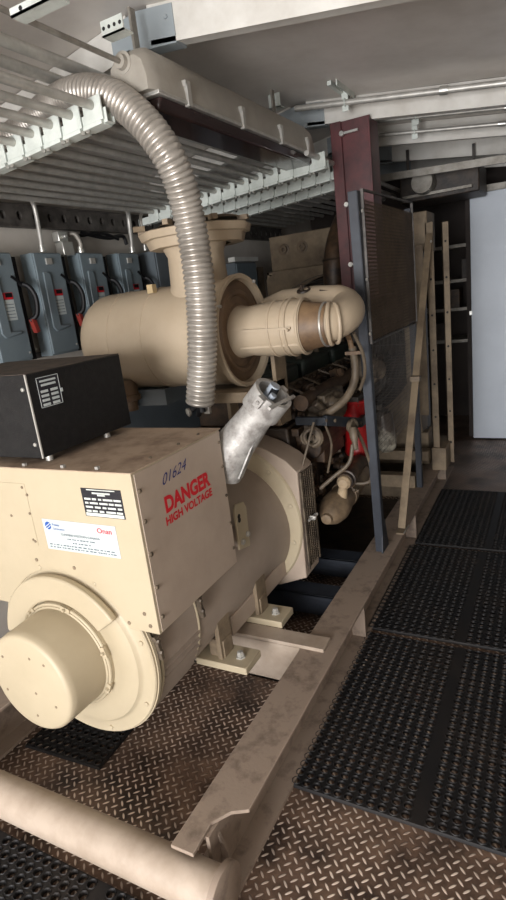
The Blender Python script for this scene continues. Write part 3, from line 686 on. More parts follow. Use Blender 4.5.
# starter
st_=MB().lathe((-.985,2.98,.545),(.0,-1,-.09),[(0,.05),(.01,.066),(.26,.066),(.262,.072),(.30,.072),(.302,.066),(.36,.070),(.40,.076),(.44,.078),(.50,.066),(.54,.045),(.555,.028),(.575,.026),(.58,0)],28).build('starter_motor',TANDK,en)
m=MB(); m.lathe((-.94,2.86,.655),(0,-1,-.09),[(0,.03),(.01,.042),(.22,.042),(.223,.05),(.245,.05),(.248,.042),(.27,.042)],24); m.build('starter_solenoid',ENGB,st_)
m=MB(); m.lathe((-.94,2.60,.632),(0,-1,-.09),[(0,.036),(.03,.036),(.045,.024),(.047,0)],24); m.lathe((-.945,2.585,.615),(-.1,-.5,-1),[(0,.022),(.08,.03)],14); m.build('solenoid_nose',HOSE,st_)
m=MB(); m.torus((-.985,2.60,.511),(0,1,.09),.068,.005,28,6); m.bolt((-.92,2.70,.54),(1,0,0),.01,.014); m.bolt((-.925,2.66,.56),(1,0,0),.01,.014); each(m,'starter_bolt',CASTD,st_)
# fan and pulleys at the far end
m=MB(); m.cyl((-1.44,3.95,1.15),(-1.44,4.05,1.15),.12,.12,24)
for k in range(8):
    a=2*PI*k/8; d=Vector((math.cos(a),0,math.sin(a))); tgt=Vector((-math.sin(a),0,math.cos(a)))
    p0=Vector((-1.44,4.0,1.15))+d*.1; p1=Vector((-1.44,4.0,1.15))+d*.46
    m._add([tuple(p0-tgt*.05+Vector((0,-.02,0))),tuple(p0+tgt*.05+Vector((0,.02,0))),tuple(p1+tgt*.08+Vector((0,.03,0))),tuple(p1-tgt*.08+Vector((0,-.03,0))),
            tuple(p0-tgt*.05+Vector((0,-.015,0))),tuple(p0+tgt*.05+Vector((0,.025,0))),tuple(p1+tgt*.08+Vector((0,.035,0))),tuple(p1-tgt*.08+Vector((0,-.025,0)))],
            [(0,1,2,3),(7,6,5,4),(0,4,5,1),(1,5,6,2),(2,6,7,3),(3,7,4,0)])
m.build('fan',ENG,en)
m=MB()
for k in range(16): m.torus((-1.44,3.93,1.15),(0,1,0),.1+k*.028,.0028,48,5)
for k in range(6):
    a=PI*k/6; m.bar((-1.44-.53*math.cos(a),3.93,1.15-.53*math.sin(a)),(-1.44+.53*math.cos(a),3.93,1.15+.53*math.sin(a)),.004,.008,(0,1,0))
plab(m.build('fan_guard',SLOT,en),'round wire fan guard')
m=MB(); m.lathe((-1.25,3.96,.7),(0,1,0),[(0,.09),(.05,.09)],24); m.lathe((-1.44,3.96,.55),(0,1,0),[(0,.12),(.06,.12)],24); each(m,'pulley',ENG,en)
m=MB(); m.box((-1.7,2.45,.19),(-1.62,2.6,.45)); m.box((-1.24,3.7,.19),(-1.16,3.85,.5)); m.box((-1.72,3.7,.19),(-1.64,3.85,.5)); m.box((-1.24,2.46,.19),(-1.16,2.6,.45)); each(m,'engine_mount',ENG,en,None,35,.004)
m=MB(); m.box((-1.86,2.9,.0),(-.92,3.9,.02)); plab(m.build('drip_tray',ENG,en),'black oily drip tray')

# ------------------------------------------------------------------ radiator
ra=thing('radiator','tall tan radiator with bolted shroud and side channels at the far end of the engine','radiator',(-1.4,4.35,.19))
def ring_panel(x0,x1,z0,z1,cx,cz,R,y0,y1,n=48):
    m=MB(); bm=m.bm; loops=[]
    for y in (y0,y1):
        O=[];I=[]
        for k in range(n):
            a=2*PI*k/n; c,s_=math.cos(a),math.sin(a)
            tx=((x1-cx)/c if c>1e-6 else ((x0-cx)/c if c<-1e-6 else 1e9)); tz=((z1-cz)/s_ if s_>1e-6 else ((z0-cz)/s_ if s_<-1e-6 else 1e9))
            t_=min(tx,tz); O.append(bm.verts.new((cx+c*t_,y,cz+s_*t_))); I.append(bm.verts.new((cx+c*R,y,cz+s_*R)))
        loops.append((O,I))
    (O0,I0),(O1,I1)=loops
    for k in range(n):
        j=(k+1)%n
        for q in ((O0[k],O0[j],I0[j],I0[k]),(O1[k],O1[j],I1[j],I1[k]),(O0[k],O0[j],O1[j],O1[k]),(I0[k],I0[j],I1[j],I1[k])): bm.faces.new(q)
    return m
ring_panel(-1.98,-.86,.48,1.74,-1.42,1.13,.545,4.08,4.10).build('fan_shroud',FARM,ra)
m=MB(); m.box((-1.98,4.10,.48),(-1.96,4.3,1.74)); m.box((-.88,4.10,.48),(-.86,4.3,1.74)); m.box((-1.98,4.10,1.72),(-.86,4.3,1.74)); each(m,'shroud_side',TANDRT,ra)
tk=MB().box((-1.99,4.22,1.745),(-.80,4.5,2.0)).build('top_tank',FARM,ra,bevel=.006)
m=MB(); 
for x in (-1.87,-1.72): m.lathe((x,4.22,1.895),(0,-1,0),[(0,.045),(.004,.045),(.006,.03),(.02,.028),(.02,.014),(.008,.012),(.008,0)],20,False)
m.cyl((-.93,4.22,1.93),(-.93,4.16,1.93),.022); m.lathe((-.93,4.17,1.93),(0,-1,0),[(0,.028),(.01,.028),(.01,0)],16,False)
each(m,'boss',TANDK,tk)
core=MB().box((-1.96,4.30,.45),(-.86,4.42,1.745)).build('core',ENG,ra)
m=MB()
for k in range(60): m.box((-1.95,4.296,.47+k*.021),(-.87,4.30,.474+k*.021))
m.build('core_fins',SCRN,core)
MB().box((-1.98,4.2,.2),(-.84,4.5,.45)).build('bottom_tank',FARM,ra,bevel=.006)
m=MB(); m.box((-.945,4.05,.62),(-.80,4.06,1.78)); plab(m.build('cover_panel',FARM,ra,bevel=.002),'clean tan cover panel')
for x,y,w in ((-.795,4.12,.05),(-.72,4.3,.045)):
    c=MB(); c.box((x,y,.19),(x+w,y+.008,1.915)); c.box((x,y,.19),(x+.008,y+.05,1.915)); o=c.build('side_channel',FARM,ra,bevel=.001)
    m=MB()
    for k in range(7): m.lathe((x+w*.55,y-.0005,.35+k*.24),(0,-1,0),[(0,.008),(.001,.008),(.001,0)],10,False)
    each(m,'bolt_hole',DARKI,o)
MB().box((-.80,4.10,.19),(-.70,4.45,.36)).build('base_block',FARM,ra,bevel=.004)
m=MB(); m.box((-1.3,3.98,.30),(-.80,4.06,.37)); m.box((-1.3,3.7,.19),(-.84,3.78,.28)); each(m,'base_channel',FARM,ra,None,35,.003)
br=thing('diagonal_brace','long tan flat-bar brace leaning from the skid rail up to the radiator side','brace',(-.765,2.98,.19))
m=MB(); m.bar((-.765,4.10,1.84),(-.765,2.985,.215),.012,.042,(1,0,0)); m.bar((-.752,4.10,1.84),(-.752,2.985,.215),.006,.042,(1,0,0)) if False else None
m.build('flat_bar',FARM,br,bevel=.001)
MB().box((-.79,2.95,.19),(-.745,3.03,.2)).build('foot_plate',FARM,br)
m=MB(); m.bar((-.79,3.50,.985),(-.735,3.50,.985),.05,.03); m.build('clamp_plate',TANDRT,br)
m=MB(); m.bar((-.745,2.955,.2),(-.745,2.955,.3),.004,.004); m.bar((-.745,2.955,.2),(-.745,3.07,.2),.004,.006); m.bolt((-.75,4.05,1.79),(1,0,0),.009,.01); each(m,'bolt',GALV,br)

# ------------------------------------------------------------------ guard screen on blue-grey posts
gs=thing('guard_screen','brown expanded-metal guard screen on two blue-grey angle posts beside the engine','guard screen',(-.8,3.2,.19))
def angle(a,b,name,w=.038):
    m=MB(); a=Vector(a); b=Vector(b)
    m.bar(a,b,.005,w,(0,1,0)); m.bar(a+Vector((-w/2,-w/2,0)),b+Vector((-w/2,-w/2,0)),w,.005,(0,1,0))
    return m.build(name,BLUE,gs,bevel=.001)
p1=angle((-.80,2.74,.19),(-.80,2.675,1.985),'post',.042)
m=MB(); m.prism([(2.70,.19),(2.82,.19),(2.775,.36),(2.725,.36)],0,-.806,-.798); m.build('post_foot',BLUE,p1)
p2=angle((-.80,3.74,.19),(-.80,3.73,1.98),'post',.035)
m=MB(); bm=m.bm
def lattice(m,y0,y1,z0,z1,x,py,pz,w,t,clip=None):
    ny=int((y1-y0)/py); nz=int((z1-z0)/pz)
    for i in range(ny):
        for j in range(nz):
            a=y0+i*py; c=z0+j*pz; q=[(a,c+pz/2),(a+py/2,c),(a+py,c+pz/2),(a+py/2,c+pz)]
            cy,cz=a+py/2,c+pz/2
            if clip and not clip(cy,cz): continue
            inn=[(cy+(u-cy)*w,cz+(v-cz)*w) for u,v in q]
            for X_ in ((x-t,x+t),):
                A=[m.bm.verts.new((x+(t if k in (0,1) else -t),u,v)) for k,(u,v) in enumerate(q)]
                B=[m.bm.verts.new((x,u,v)) for u,v in inn]
                for k in range(4): m.bm.faces.new((A[k],A[(k+1)%4],B[(k+1)%4],B[k]))
            # the half diamonds between rows
            if j<nz-1:
                c2=c+pz; q=[(a+py/2,c2),(a+py,c2-pz/2),(a+py*1.5,c2),(a+py,c2+pz/2)]; cy,cz=a+py,c2
                if a+py*1.5<=y1+1e-6:
                    inn=[(cy+(u-cy)*w,cz+(v-cz)*w) for u,v in q]
                    A=[m.bm.verts.new((x+(t if k in (0,1) else -t),u,v)) for k,(u,v) in enumerate(q)]
                    B=[m.bm.verts.new((x,u,v)) for u,v in inn]
                    for k in range(4): m.bm.faces.new((A[k],A[(k+1)%4],B[(k+1)%4],B[k]))
    return m
lattice(m,2.70,3.73,1.31,1.985,-.792,.020,.034,.5,-.0018)
pn=m.build('screen_panel',SCRN,gs,smooth=20)
m=MB()
for a,b in (((-.792,2.70,1.305),(-.792,3.73,1.305)),((-.792,2.70,1.99),(-.792,3.73,2.01)),((-.792,3.725,1.3),(-.792,3.725,2.01)),((-.792,2.705,1.3),(-.792,2.705,1.99))): m.bar(a,b,.008,.014,(1,0,0))
m.build('panel_edge',SLOT,pn)
m=MB()
y=2.72
for k in range(40):
    m.bar((-.800,2.72+k*.026,.72),(-.800,2.72+k*.026,1.31),.0011,.0011,(0,1,0))
for k in range(24): m.bar((-.801,2.72,.72+k*.025),(-.801,3.73,.72+k*.025),.0011,.0011)
m.build('wire_mesh',SLOT,gs)
m=MB()
for z in (1.35,1.6,1.9): m.bolt((-.795,2.69,z),(1,0,0),.008,.01)
each(m,'bolt',BRIGHT,gs,'bright bolt')

# ------------------------------------------------------------------ oxide red column
cm=thing('steel_column','dark red steel column dropping from the ceiling beam beside the mesh guard','column',(-1.0,3.35,1.5))
cx,cy=-1.075,3.60
m=MB(); m.box((cx-.115,cy-.09,1.5),(cx-.103,cy+.09,zc(cx)-.128)); m.box((cx-.115,cy-.075,1.5),(cx+.115,cy-.063,zc(cx)-.128))
m.box((cx+.103,cy-.09,1.5),(cx+.115,cy+.09,zc(cx)-.14));  m.build('shaft',RED,cm,bevel=.002)
m=MB(); m.box((cx-.115,cy-.095,1.5),(cx-.05,cy-.09,zc(cx)-.128)); m.build('edge_flange',RED,cm,bevel=.002)
MB().box((cx-.15,cy-.12,1.488),(cx+.15,cy+.12,1.5)).build('base_plate',RED,cm)
m=MB()
for z in (2.04,1.70,2.42): m.bar((cx-.045,cy-.10,z),(cx+.05,cy-.10,z+.002),.012,.012); m.lathe((cx-.045,cy-.10,z),(0,-1,0),[(0,.017),(.012,.014),(.012,0)],8)
each(m,'clip',BRIGHT,cm,'bright wire clip')
m=MB(); m.box((cx-.1,cy+.0,1.22),(cx-.04,cy+.08,1.488)); m.build('lower_bracket',ENG,cm)
# dark curved duct just left of the column
eh=thing('exhaust_duct','dark brown curved exhaust duct behind the red column in front of the radiator','duct',(-1.3,3.6,1.2))
m=MB(); m.tube(spline([(-1.38,3.6,1.21),(-1.29,3.62,1.5),(-1.27,3.64,1.75),(-1.26,3.80,1.95),(-1.20,3.95,2.1),(-1.18,4.0,2.3)],6),.07,18); m.build('duct_body',ENGB,eh)
m=MB(); m.torus((-1.29,3.62,1.5),(0,0,1),.072,.008,24,6); m.torus((-1.27,3.64,1.75),(0,0,1),.072,.008,24,6); each(m,'duct_band',ENG,eh)
m=MB(); m.tube([(-1.18,4.0,2.28),(-1.18,4.0,2.5)],.07,18); m.build('duct_riser',ENG,eh)

# ------------------------------------------------------------------ safety switches on the left wall
XF,XBK=-2.42,-2.52
SW='grey safety switches on the left wall'
def make_switch(y):
    t=thing('safety_switch','','safety switch',(XBK,y,1.405),SW)
    z0,z1,w=1.405,1.942,.198
    MB().box((XBK,y,z0),(XF-.012,y+w,z1)).build('case',GREY,t,bevel=.003)
    d=MB().box((XF-.011,y+.002,z0+.01),(XF,y+w-.004,z1-.004)).build('cover',GREY,t,bevel=.003)
    m=MB(); m.prism([(y+.035,z1-.10),(y+.075,z1-.10),(y+.085,z1-.12),(y+.085,z0+.155),(y+.15,z0+.155),(y+.15,z0+.14),(y+.05,z0+.125),(y+.03,z0+.15)],0,XF,XF+.010)
    m.build('embossed_rib',GREY,d,bevel=.004)
    m=MB(); m.box((XF,y+.075,z1-.062),(XF+.008,y+.115,z1-.03)); plab(m.build('catch',GALV,d),'silver catch')
    lb=plab(MB().box((XF,y+.085,z0+.21),(XF+.001,y+.150,z0+.31)).build('rating_label',LABW,d),'white rating label')
    plab(MB().box((XF,y+.078,z0+.312),(XF+.0012,y+.15,z0+.345)).build('danger_strip',LABRED,d),'red warning strip')
    MB().box((XF+.0012,y+.105,z0+.322),(XF+.0017,y+.147,z0+.343)).build('danger_strip_mark',BLK,d)
    m=MB(); 
    for k in range(5): m.box((XF+.001,y+.092,z0+.222+k*.016),(XF+.0014,y+.144,z0+.225+k*.016))
    m.build('label_print',INK,lb)
    h=MB().box((XF-.075,y+w,z0+.0),(XF-.01,y+w+.028,z1-.02)).build('handle_mount',BLK,t,bevel=.002)
    hp=spline([(XF-.02,y+w+.018,z1-.15),(XF+.025,y+w+.04,z1-.17),(XF+.045,y+w+.055,z1-.23),(XF+.04,y+w+.045,z1-.31),(XF+.01,y+w+.02,z1-.34)],5)
    m=MB(); m.tube(hp,.013,10); m.bar((XF-.0,y+w-.035,z1-.115),(XF+.004,y+w+.02,z1-.155),.012,.012); plab(m.build('handle',BLK,t),'black curved throw handle')
    m=MB(); m.bar((XF+.02,y+w+.024,z1-.33),(XF+.015,y+w+.044,z1-.40),.022,.028,(1,0,0)); plab(m.build('handle_grip',mat('grip_redbrown',sr(130,50,44),.4),t),'red-brown handle grip')
    m=MB(); m.bolt((XF-.02,y+w+.028,z0+.05),(0,1,0),.007,.02); m.bolt((XF,y+w-.02,z0+.04),(1,0,0),.006,.006); each(m,'hasp',GALV,t)
    return t
s0=make_switch(2.255)
sl={-1:'grey safety switch with black curved handle, leftmost of the row, cut by the photo edge',0:'grey safety switch second from the left, a bent silver conduit entering its top',
1:'grey safety switch third from the left, with a faded patch at its top',2:'grey safety switch rightmost of the row, partly behind the air cleaner canister'}
for k in (0,-1,1,2):
    o=s0 if k==0 else copy_tree(s0)
    o.location.y=2.255+.3375*k; o['label']=sl[k]
jb=thing('junction_box','large plain grey junction box with small red mark behind the air cleaner neck','junction box',(XBK,3.4,1.42))
MB().box((XL,3.27,1.42),(XF+.02,3.69,1.955)).build('case',GREYL,jb,bevel=.004)
MB().box((XF+.02,3.28,1.43),(XF+.03,3.68,1.945)).build('cover',GREYL,jb,bevel=.003)
m=MB(); m.box((XF+.03,3.50,1.86),(XF+.031,3.54,1.90)); o=m.build('warning_mark',LABRED,jb); MB().box((XF+.031,3.508,1.868),(XF+.0315,3.532,1.892)).build('mark_centre',LABW,o)
pb=thing('pull_box','wide grey pull box low on the left wall beneath the safety switches','pull box',(XBK,3.3,.55))
MB().box((XL+.001,2.3,.55),(XF-.0,3.95,1.24)).build('case',GREYL,pb,bevel=.004)
m=MB(); m.box((XF,2.32,.57),(XF+.01,3.93,1.22)); m.build('cover',GREYL,pb,bevel=.003)
m=MB()
for k in range(6): m.bolt((XF+.01,2.36+k*.3,1.19),(1,0,0),.007,.004)
each(m,'screw',BRIGHT,pb)
g2=thing('distribution_box','grey box with white strip on top, left of the radiator tank','electrical box',(XBK,4.4,1.4))
MB().box((XL,4.25,1.45),(-2.33,4.62,1.86)).build('case',GREYL,g2,bevel=.004)
plab(MB().box((-2.36,4.2,1.865),(-2.30,4.62,1.90)).build('top_strip',WHITE,g2),'white strip')
m=MB(); m.box((-2.33,4.26,1.46),(-2.322,4.61,1.85)); m.build('door_panel',GREY,g2,bevel=.002)
m=MB(); m.box((XBK,4.7,1.3),(-2.36,4.82,1.82)); o=tag(m.build('wall_bracket',TANDRT,loc=(XBK,4.7,1.3)),'narrow tan upright bracket between grey box and radiator','bracket')
# slotted mounting rails on the wall
def slotted(y0,y1,z0,z1,x,name,label,cat):
    t=thing(name,label,cat,(x,y0,z0))
    m=MB(); bm=m.bm; p=.105; n=int((y1-y0)/p); zc_=(z0+z1)/2; r=.022
    for i in range(n):
        cy_=y0+(i+.5)*p; K=12; O=[];I=[];J=[]
        hz=(z1-z0)/2
        for k in range(K):
            a=2*PI*k/K; c,s_=math.cos(a),math.sin(a); t_=min(abs(p/2/c) if abs(c)>1e-6 else 9,abs(hz/s_) if abs(s_)>1e-6 else 9)
            O.append(bm.verts.new((x,cy_+c*t_,zc_+s_*t_))); I.append(bm.verts.new((x,cy_+c*r*.8,zc_+s_*r))); J.append(bm.verts.new((x-.02,cy_+c*r*.8,zc_+s_*r)))
        cs=[bm.verts.new((x,cy_+a*p/2,zc_+b*hz)) for a,b in ((1,1),(-1,1),(-1,-1),(1,-1))]
        for k in range(K):
            j=(k+1)%K; bm.faces.new((O[k],O[j],I[j],I[k])); bm.faces.new((I[k],I[j],J[j],J[k]))
            a0,a1=2*PI*k/K,2*PI*(k+1)/K
            for q,(ca) in enumerate((math.atan2(hz,p/2),PI-math.atan2(hz,p/2),PI+math.atan2(hz,p/2),2*PI-math.atan2(hz,p/2))):
                if a0<ca<a1: bm.faces.new((O[k],O[j],cs[q]))
    m.build('slotted_face',SLOT,t)
    MB().box((x-.03,y0,z1),(x+.008,y0+n*p,z1+.008)).box((x-.03,y0,z0-.008),(x+.008,y0+n*p,z0)).box((x-.035,y0,z0),(x-.03,y0+n*p,z1)).build('lip',SLOT,t)
    return t
slotted(1.6,5.6,2.085,2.185,-2.49,'slotted_channel','dark slotted steel channel running along the left wall above the switches','channel')
m=MB(); m.box((XL,1.6,1.40),(-2.525,5.2,1.43)); tag(m.build('mounting_rail',SLOT,loc=(-2.53,1.6,1.40)),'dark steel mounting rail under the row of grey switches','rail')
# bent conduits into the switches
def stub(label,pts,r,mt=GALV):
    t=thing('conduit_stub',label,'conduit',pts[-1]); MB().tube(spline(pts,6),r,12).build('pipe',mt,t)
    m=MB(); p=Vector(pts[-1]); m.lathe(p,(0,0,1),[(0,r*1.7),(.012,r*1.7),(.014,r*1.35),(.035,r*1.3)],12); m.build('connector',BRIGHT,t); return t
stub('bent silver conduit dropping into the second switch from the left',[(-2.40,2.25,2.22),(-2.445,2.34,2.21),(-2.46,2.37,2.15),(-2.462,2.365,1.95)],.012)
stub('bent silver conduit beside the air cleaner flange, entering the rightmost switch',[(-2.40,3.05,2.21),(-2.44,3.12,2.19),(-2.46,3.14,2.12),(-2.462,3.13,1.95)],.014)
stub('thin bent conduit just behind the silver one by the flange',[(-2.40,3.22,2.2),(-2.46,3.27,2.17),(-2.47,3.28,2.1),(-2.47,3.28,1.965)],.011,GALVD)
stub('short grey flexible whip entering the third switch from the left',[(-2.48,2.60,2.05),(-2.45,2.62,2.045),(-2.44,2.64,2.0),(-2.45,2.645,1.945)],.014,GALVD)
m=MB(); m.box((-2.50,2.49,2.005),(-2.45,2.56,2.06)); m.box((-2.50,2.50,1.93),(-2.44,2.58,2.005)); m.cyl((-2.45,2.52,2.03),(-2.42,2.52,2.03),.012); tag(m.build('switch_fitting',BRIGHT,bevel=.004,loc=(-2.48,2.53,1.93)),'silver conduit fitting with white tag between second and third switch','conduit fitting')
m=MB(); m.tube(spline([(-2.475,2.7,2.06),(-2.46,2.9,2.035),(-2.46,3.05,2.05),(-2.46,3.08,2.0)],6),.012,8); m.tube(spline([(-2.47,2.65,2.04),(-2.455,2.85,2.06),(-2.455,3.0,2.03)],6),.01,8); tag(m.build('wiring_bundle',BLK,loc=(-2.475,2.7,2.04)),'loose dark wiring below the slotted channel, left of the flange','wiring')

# ------------------------------------------------------------------ conduit rack
ordn=['first','second','third','fourth','fifth','sixth','seventh','eighth','ninth','tenth','eleventh','twelfth']
CZc=2.215
def zk(x): return 2.195+.075*(x+2.3)
GC='conduits lying on the ceiling rack'
PT=.097
xs=[-1.385-PT*i for i in range(11)]
for i,x in enumerate(xs):
    m=MB(); y0=-3.0; y1=5.4
    m.cyl((x,y0,zk(x)),(x,y1,zk(x)),.0145,n=14)
    yc=[.9,4.2][i%2]+.13*i*(1 if i%2 else .3)
    tag(m.build('steel_conduit',GALV,loc=(x,2.4,CZc)),'long grey conduit in the lower ceiling rack, %s from the light fixture side'%ordn[i],'conduit',GC)
for i,x in enumerate((-1.555,-1.68,-1.80)):
    tag(MB().cyl((x,-3.0,2.455),(x,4.8,2.455),.020 if i<2 else .016,n=16).build('steel_conduit',GALV,loc=(x,2.1,2.465)),'thick grey conduit close under the roof, %s from the ridge'%ordn[i],'conduit','conduits under the roof')
# extra conduits right of the rack beyond the fixture
for i,(x,y0_) in enumerate(((-1.288,2.9),(-1.191,3.1))):
    tag(MB().cyl((x,y0_,zk(x)),(x,5.4,zk(x)),.0145,n=12).build('steel_conduit',GALV,loc=(x,4,2.215)),'short grey conduit beyond the light fixture, %s'%('outer one' if i else 'inner one'),'conduit',GC)
def rack(y,x0,x1,label,first,n):
    t=thing('support_strut',label,'strut',((x0+x1)/2,y,CZc-.06))
    def slab(m,ya,yb,za,zb,xa=x0,xb=x1):
        m._add([(xa,ya,zk(xa)+za),(xb,ya,zk(xb)+za),(xb,yb,zk(xb)+za),(xa,yb,zk(xa)+za),(xa,ya,zk(xa)+zb),(xb,ya,zk(xb)+zb),(xb,yb,zk(xb)+zb),(xa,yb,zk(xa)+zb)],
            [(0,3,2,1),(4,5,6,7),(0,1,5,4),(1,2,6,5),(2,3,7,6),(3,0,4,7)])
    m=MB(); slab(m,y-.02,y-.017,-.058,-.017); slab(m,y+.017,y+.02,-.058,-.017); slab(m,y-.02,y+.02,-.061,-.058); m.build('strut_channel',STRUTW,t)
    for i in range(n):
        x=first-PT*i; z=zk(x)
        c=MB(); slab(c,y-.030,y-.022,-.052,.024,x-.040,x+.040); slab(c,y-.036,y-.02,-.066,-.052,x-.046,x+.036); slab(c,y-.022,y+.02,-.066,-.061,x-.044,x+.038)
        c.build('pipe_clamp',STRUTW,t,bevel=.002)
    m=MB()
    for i in range(n):
        x=first-PT*i-.048; z=zk(x); m.bolt((x-.006,y-.028,z-.064),(0,-.3,-1),.007,.012); m.bolt((x+.016,y-.028,z-.064),(0,-.3,-1),.007,.012)
    each(m,'clamp_bolt',BRIGHT,t)
    return t
rack(1.70,-2.56,-1.335,'pale clamp strut carrying the conduits, nearest one, beside the flexible conduit',xs[0],11)
rack(3.30,-2.56,-1.15,'pale clamp strut carrying the conduits, just beyond the light fixture',xs[0]+PT*2,13)
rack(3.65,-2.56,-1.15,'pale clamp strut carrying the conduits, second beyond the light fixture',xs[0]+PT*2,13)
rack(4.0,-2.56,-1.15,'pale clamp strut carrying the conduits, farthest one',xs[0]+PT*2,13)
# threaded conduit into the fixture
tag(MB().cyl((-1.325,-2.9,2.415),(-1.325,1.785,2.405),.0085,n=12).build('thin_conduit',GALVD,loc=(-1.37,.6,2.43)),'thin dull conduit running along the roof into the light fixture hub','conduit')

# ------------------------------------------------------------------ light fixture
lf=thing('light_fixture','long grey sealed strip light fixture hanging under the roof ridge, unlit','light fixture',(-1.34,2.5,2.28))
fx0=-1.315; y0,y1=1.80,3.34
prof=[(-.095,-.10),(-.095,-.075),(-.08,.01),(-.05,.045),(.05,.045),(.08,.01),(.095,-.075),(.095,-.10)]
zc0=2.405
m=MB(); bm=m.bm
ringsL=[]
for y,s_ in ((y0,.55),(y0+.02,.85),(y0+.06,1),(y1-.06,1),(y1-.02,.85),(y1,.55)):
    ringsL.append([bm.verts.new((fx0+px*(.6+.4*s_) ,y,zc0+(-.10 if pz<=-.09 else pz*s_ - .10*(1-s_)*.3))) for px,pz in prof])
for A,B in zip(ringsL,ringsL[1:]):
    for k in range(len(prof)): bm.faces.new((A[k],A[(k+1)%8],B[(k+1)%8],B[k]))
bm.faces.new(ringsL[0][::-1]); bm.faces.new(ringsL[-1])
hs2=m.build('housing',LIGHTH,lf,smooth=40)
m=MB(); m.lathe((fx0-.01,y0+.01,zc0+.0),(0,-1,0),[(0,.035),(.012,.035),(.014,.025),(.03,.022),(.03,.012)],20); m.build('hub',LIGHTH,lf)
m=MB(); m.box((fx0-.1,y0+.03,zc0-.112),(fx0+.1,y1-.03,zc0-.098)); m.build('gasket_frame',GALV,lf,bevel=.003)
m=MB(); m.prism([(fx0-.088,zc0-.112),(fx0-.075,zc0-.155),(fx0+.075,zc0-.155),(fx0+.088,zc0-.112)],1,y0+.05,y1-.05); plab(m.build('diffuser',LENS,lf,bevel=.008),'dark smoked diffuser')
m=MB()
for y in (2.02,2.45,2.85,3.2): 
    m.box((fx0+.088,y-.012,zc0-.118),(fx0+.106,y+.012,zc0-.045)); m.box((fx0+.078,y-.016,zc0-.052),(fx0+.104,y+.016,zc0-.032))
each(m,'latch',GALV,lf,'pale latch')
m=MB(); m.box((fx0-.05,1.93,zc0+.03),(fx0-.04,1.96,RZ-.04)); m.box((fx0-.05,3.1,zc0+.03),(fx0-.04,3.13,RZ-.04)); each(m,'hanger',GALVD,lf)
# perforated brackets on the roof
def pbr(name,label,c,s_,n,mt=STRUTW,rz=0):
    t=thing(name,label,'bracket',c); m=MB(); x,y,z=c
    MX=Matrix.Translation(c)@Matrix.Rotation(rz,4,'Z')
    m.box((-s_[0]/2,-s_[1]/2,0),(s_[0]/2,-s_[1]/2+.005,s_[2]),MX); m.box((-s_[0]/2,-s_[1]/2,0),(s_[0]/2,s_[1]/2,.005),MX)
    m.build('plate',mt,t)
    m=MB()
    for i in range(n):
        px=-s_[0]/2+(i+.5)*s_[0]/n; m.lathe(tuple(MX@Vector((px,-s_[1]/2-.0005,s_[2]*.5))),(0,-1,0),[(0,.006),(.001,.006),(.001,0)],10,False)
    each(m,'hole',DARKI,t); return t
pbr('roof_bracket','white bent bracket on the roof sheet at the top left corner',(-1.19,1.30,2.36),(.16,.05,.02),2)
pbr('roof_bracket','white perforated bracket above the near end of the light fixture',(-1.29,1.75,2.46),(.09,.05,.045),4)
pbr('roof_bracket','white bracket at the near end of the roof conduit beyond the fixture',(-1.42,3.30,2.58),(.07,.06,.07),1)

# ------------------------------------------------------------------ conduits across the roof, right side
def cross(label,y,x0,x1,dz,r):
    z=lambda x: zc(x)-dz
    t=thing('cross_conduit',label,'conduit',((x0+x1)/2,y,z((x0+x1)/2)))
    MB().cyl((x0,y,z(x0)),(x1,y,z(x1)),r,n=14).build('pipe',GALV,t)
    m=MB(); xm=x0+.2; m.cyl((xm+.6,y,z(xm+.6)),(xm+.64,y,z(xm+.64)),r*1.35,n=14); m.build('coupling',BRIGHT,t)
    xm=x0+.28
    m=MB(); m.bar((xm-.0,y-.20,zc(xm)-.012),(xm,y+.10,zc(xm)-.012),.022,.02); m.bar((xm+.04,y-.20,zc(xm+.04)-.012),(xm+.04,y+.10,zc(xm+.04)-.012),.006,.03)
    m.box((xm+.0,y-.004,z(xm)-.045),(xm+.035,y+.004,zc(xm)-.01)); m.torus((xm+.018,y,z(xm+.018)),(1,0,0),r+.004,.004,16,6)
    plab(m.build('hanger_clip',STRUTW,t),'pale hanger clip'); return t
cross('silver conduit crossing the roof in front of the red column',3.42,-1.36,XR,.065,.016)
cross('silver conduit crossing the roof, second one behind the red column top',4.0,-1.1,XR,.055,.012)
cross('silver conduit crossing the roof, third one, with a pale clip hanging',4.2,-1.15,XR,.10,.012)
# dark ceiling clutter at the far end
m=MB(); m.box((-1.15,5.0,2.15),(-.55,5.5,2.36)); o=thing('exhaust_fan','dark motor unit hanging under the far roof above the guard screen','fan unit',(-.85,5.2,2.2)); m.build('casing',ENG,o,bevel=.01)
m=MB(); m.cyl((-.95,4.98,2.27),(-.95,4.86,2.27),.09,.08); m.box((-1.12,4.95,2.18),(-.6,5.0,2.2)); m.build('motor',GALVD,o); m=MB(); m.bar((-1.1,5.1,2.36),(-1.1,5.1,2.56),.02,.02,(0,1,0)); m.bar((-.6,5.1,2.36),(-.6,5.1,2.5),.02,.02,(0,1,0)); each(m,'hanger',ENG,o)
m=MB(); m.bar((-1.25,4.7,2.33),(XR-.02,4.7,2.25),.03,.05); tag(m.build('cross_rail',GALVD,loc=(-.4,4.7,2.3)),'dim steel cross rail under the far roof, nearer one','rail')
m=MB(); m.bar((-1.25,5.7,2.25),(XR-.02,5.7,2.2),.04,.06); tag(m.build('cross_rail',GALVD,loc=(-.4,5.7,2.22)),'dim steel cross rail under the far roof, just above the pale door','rail')

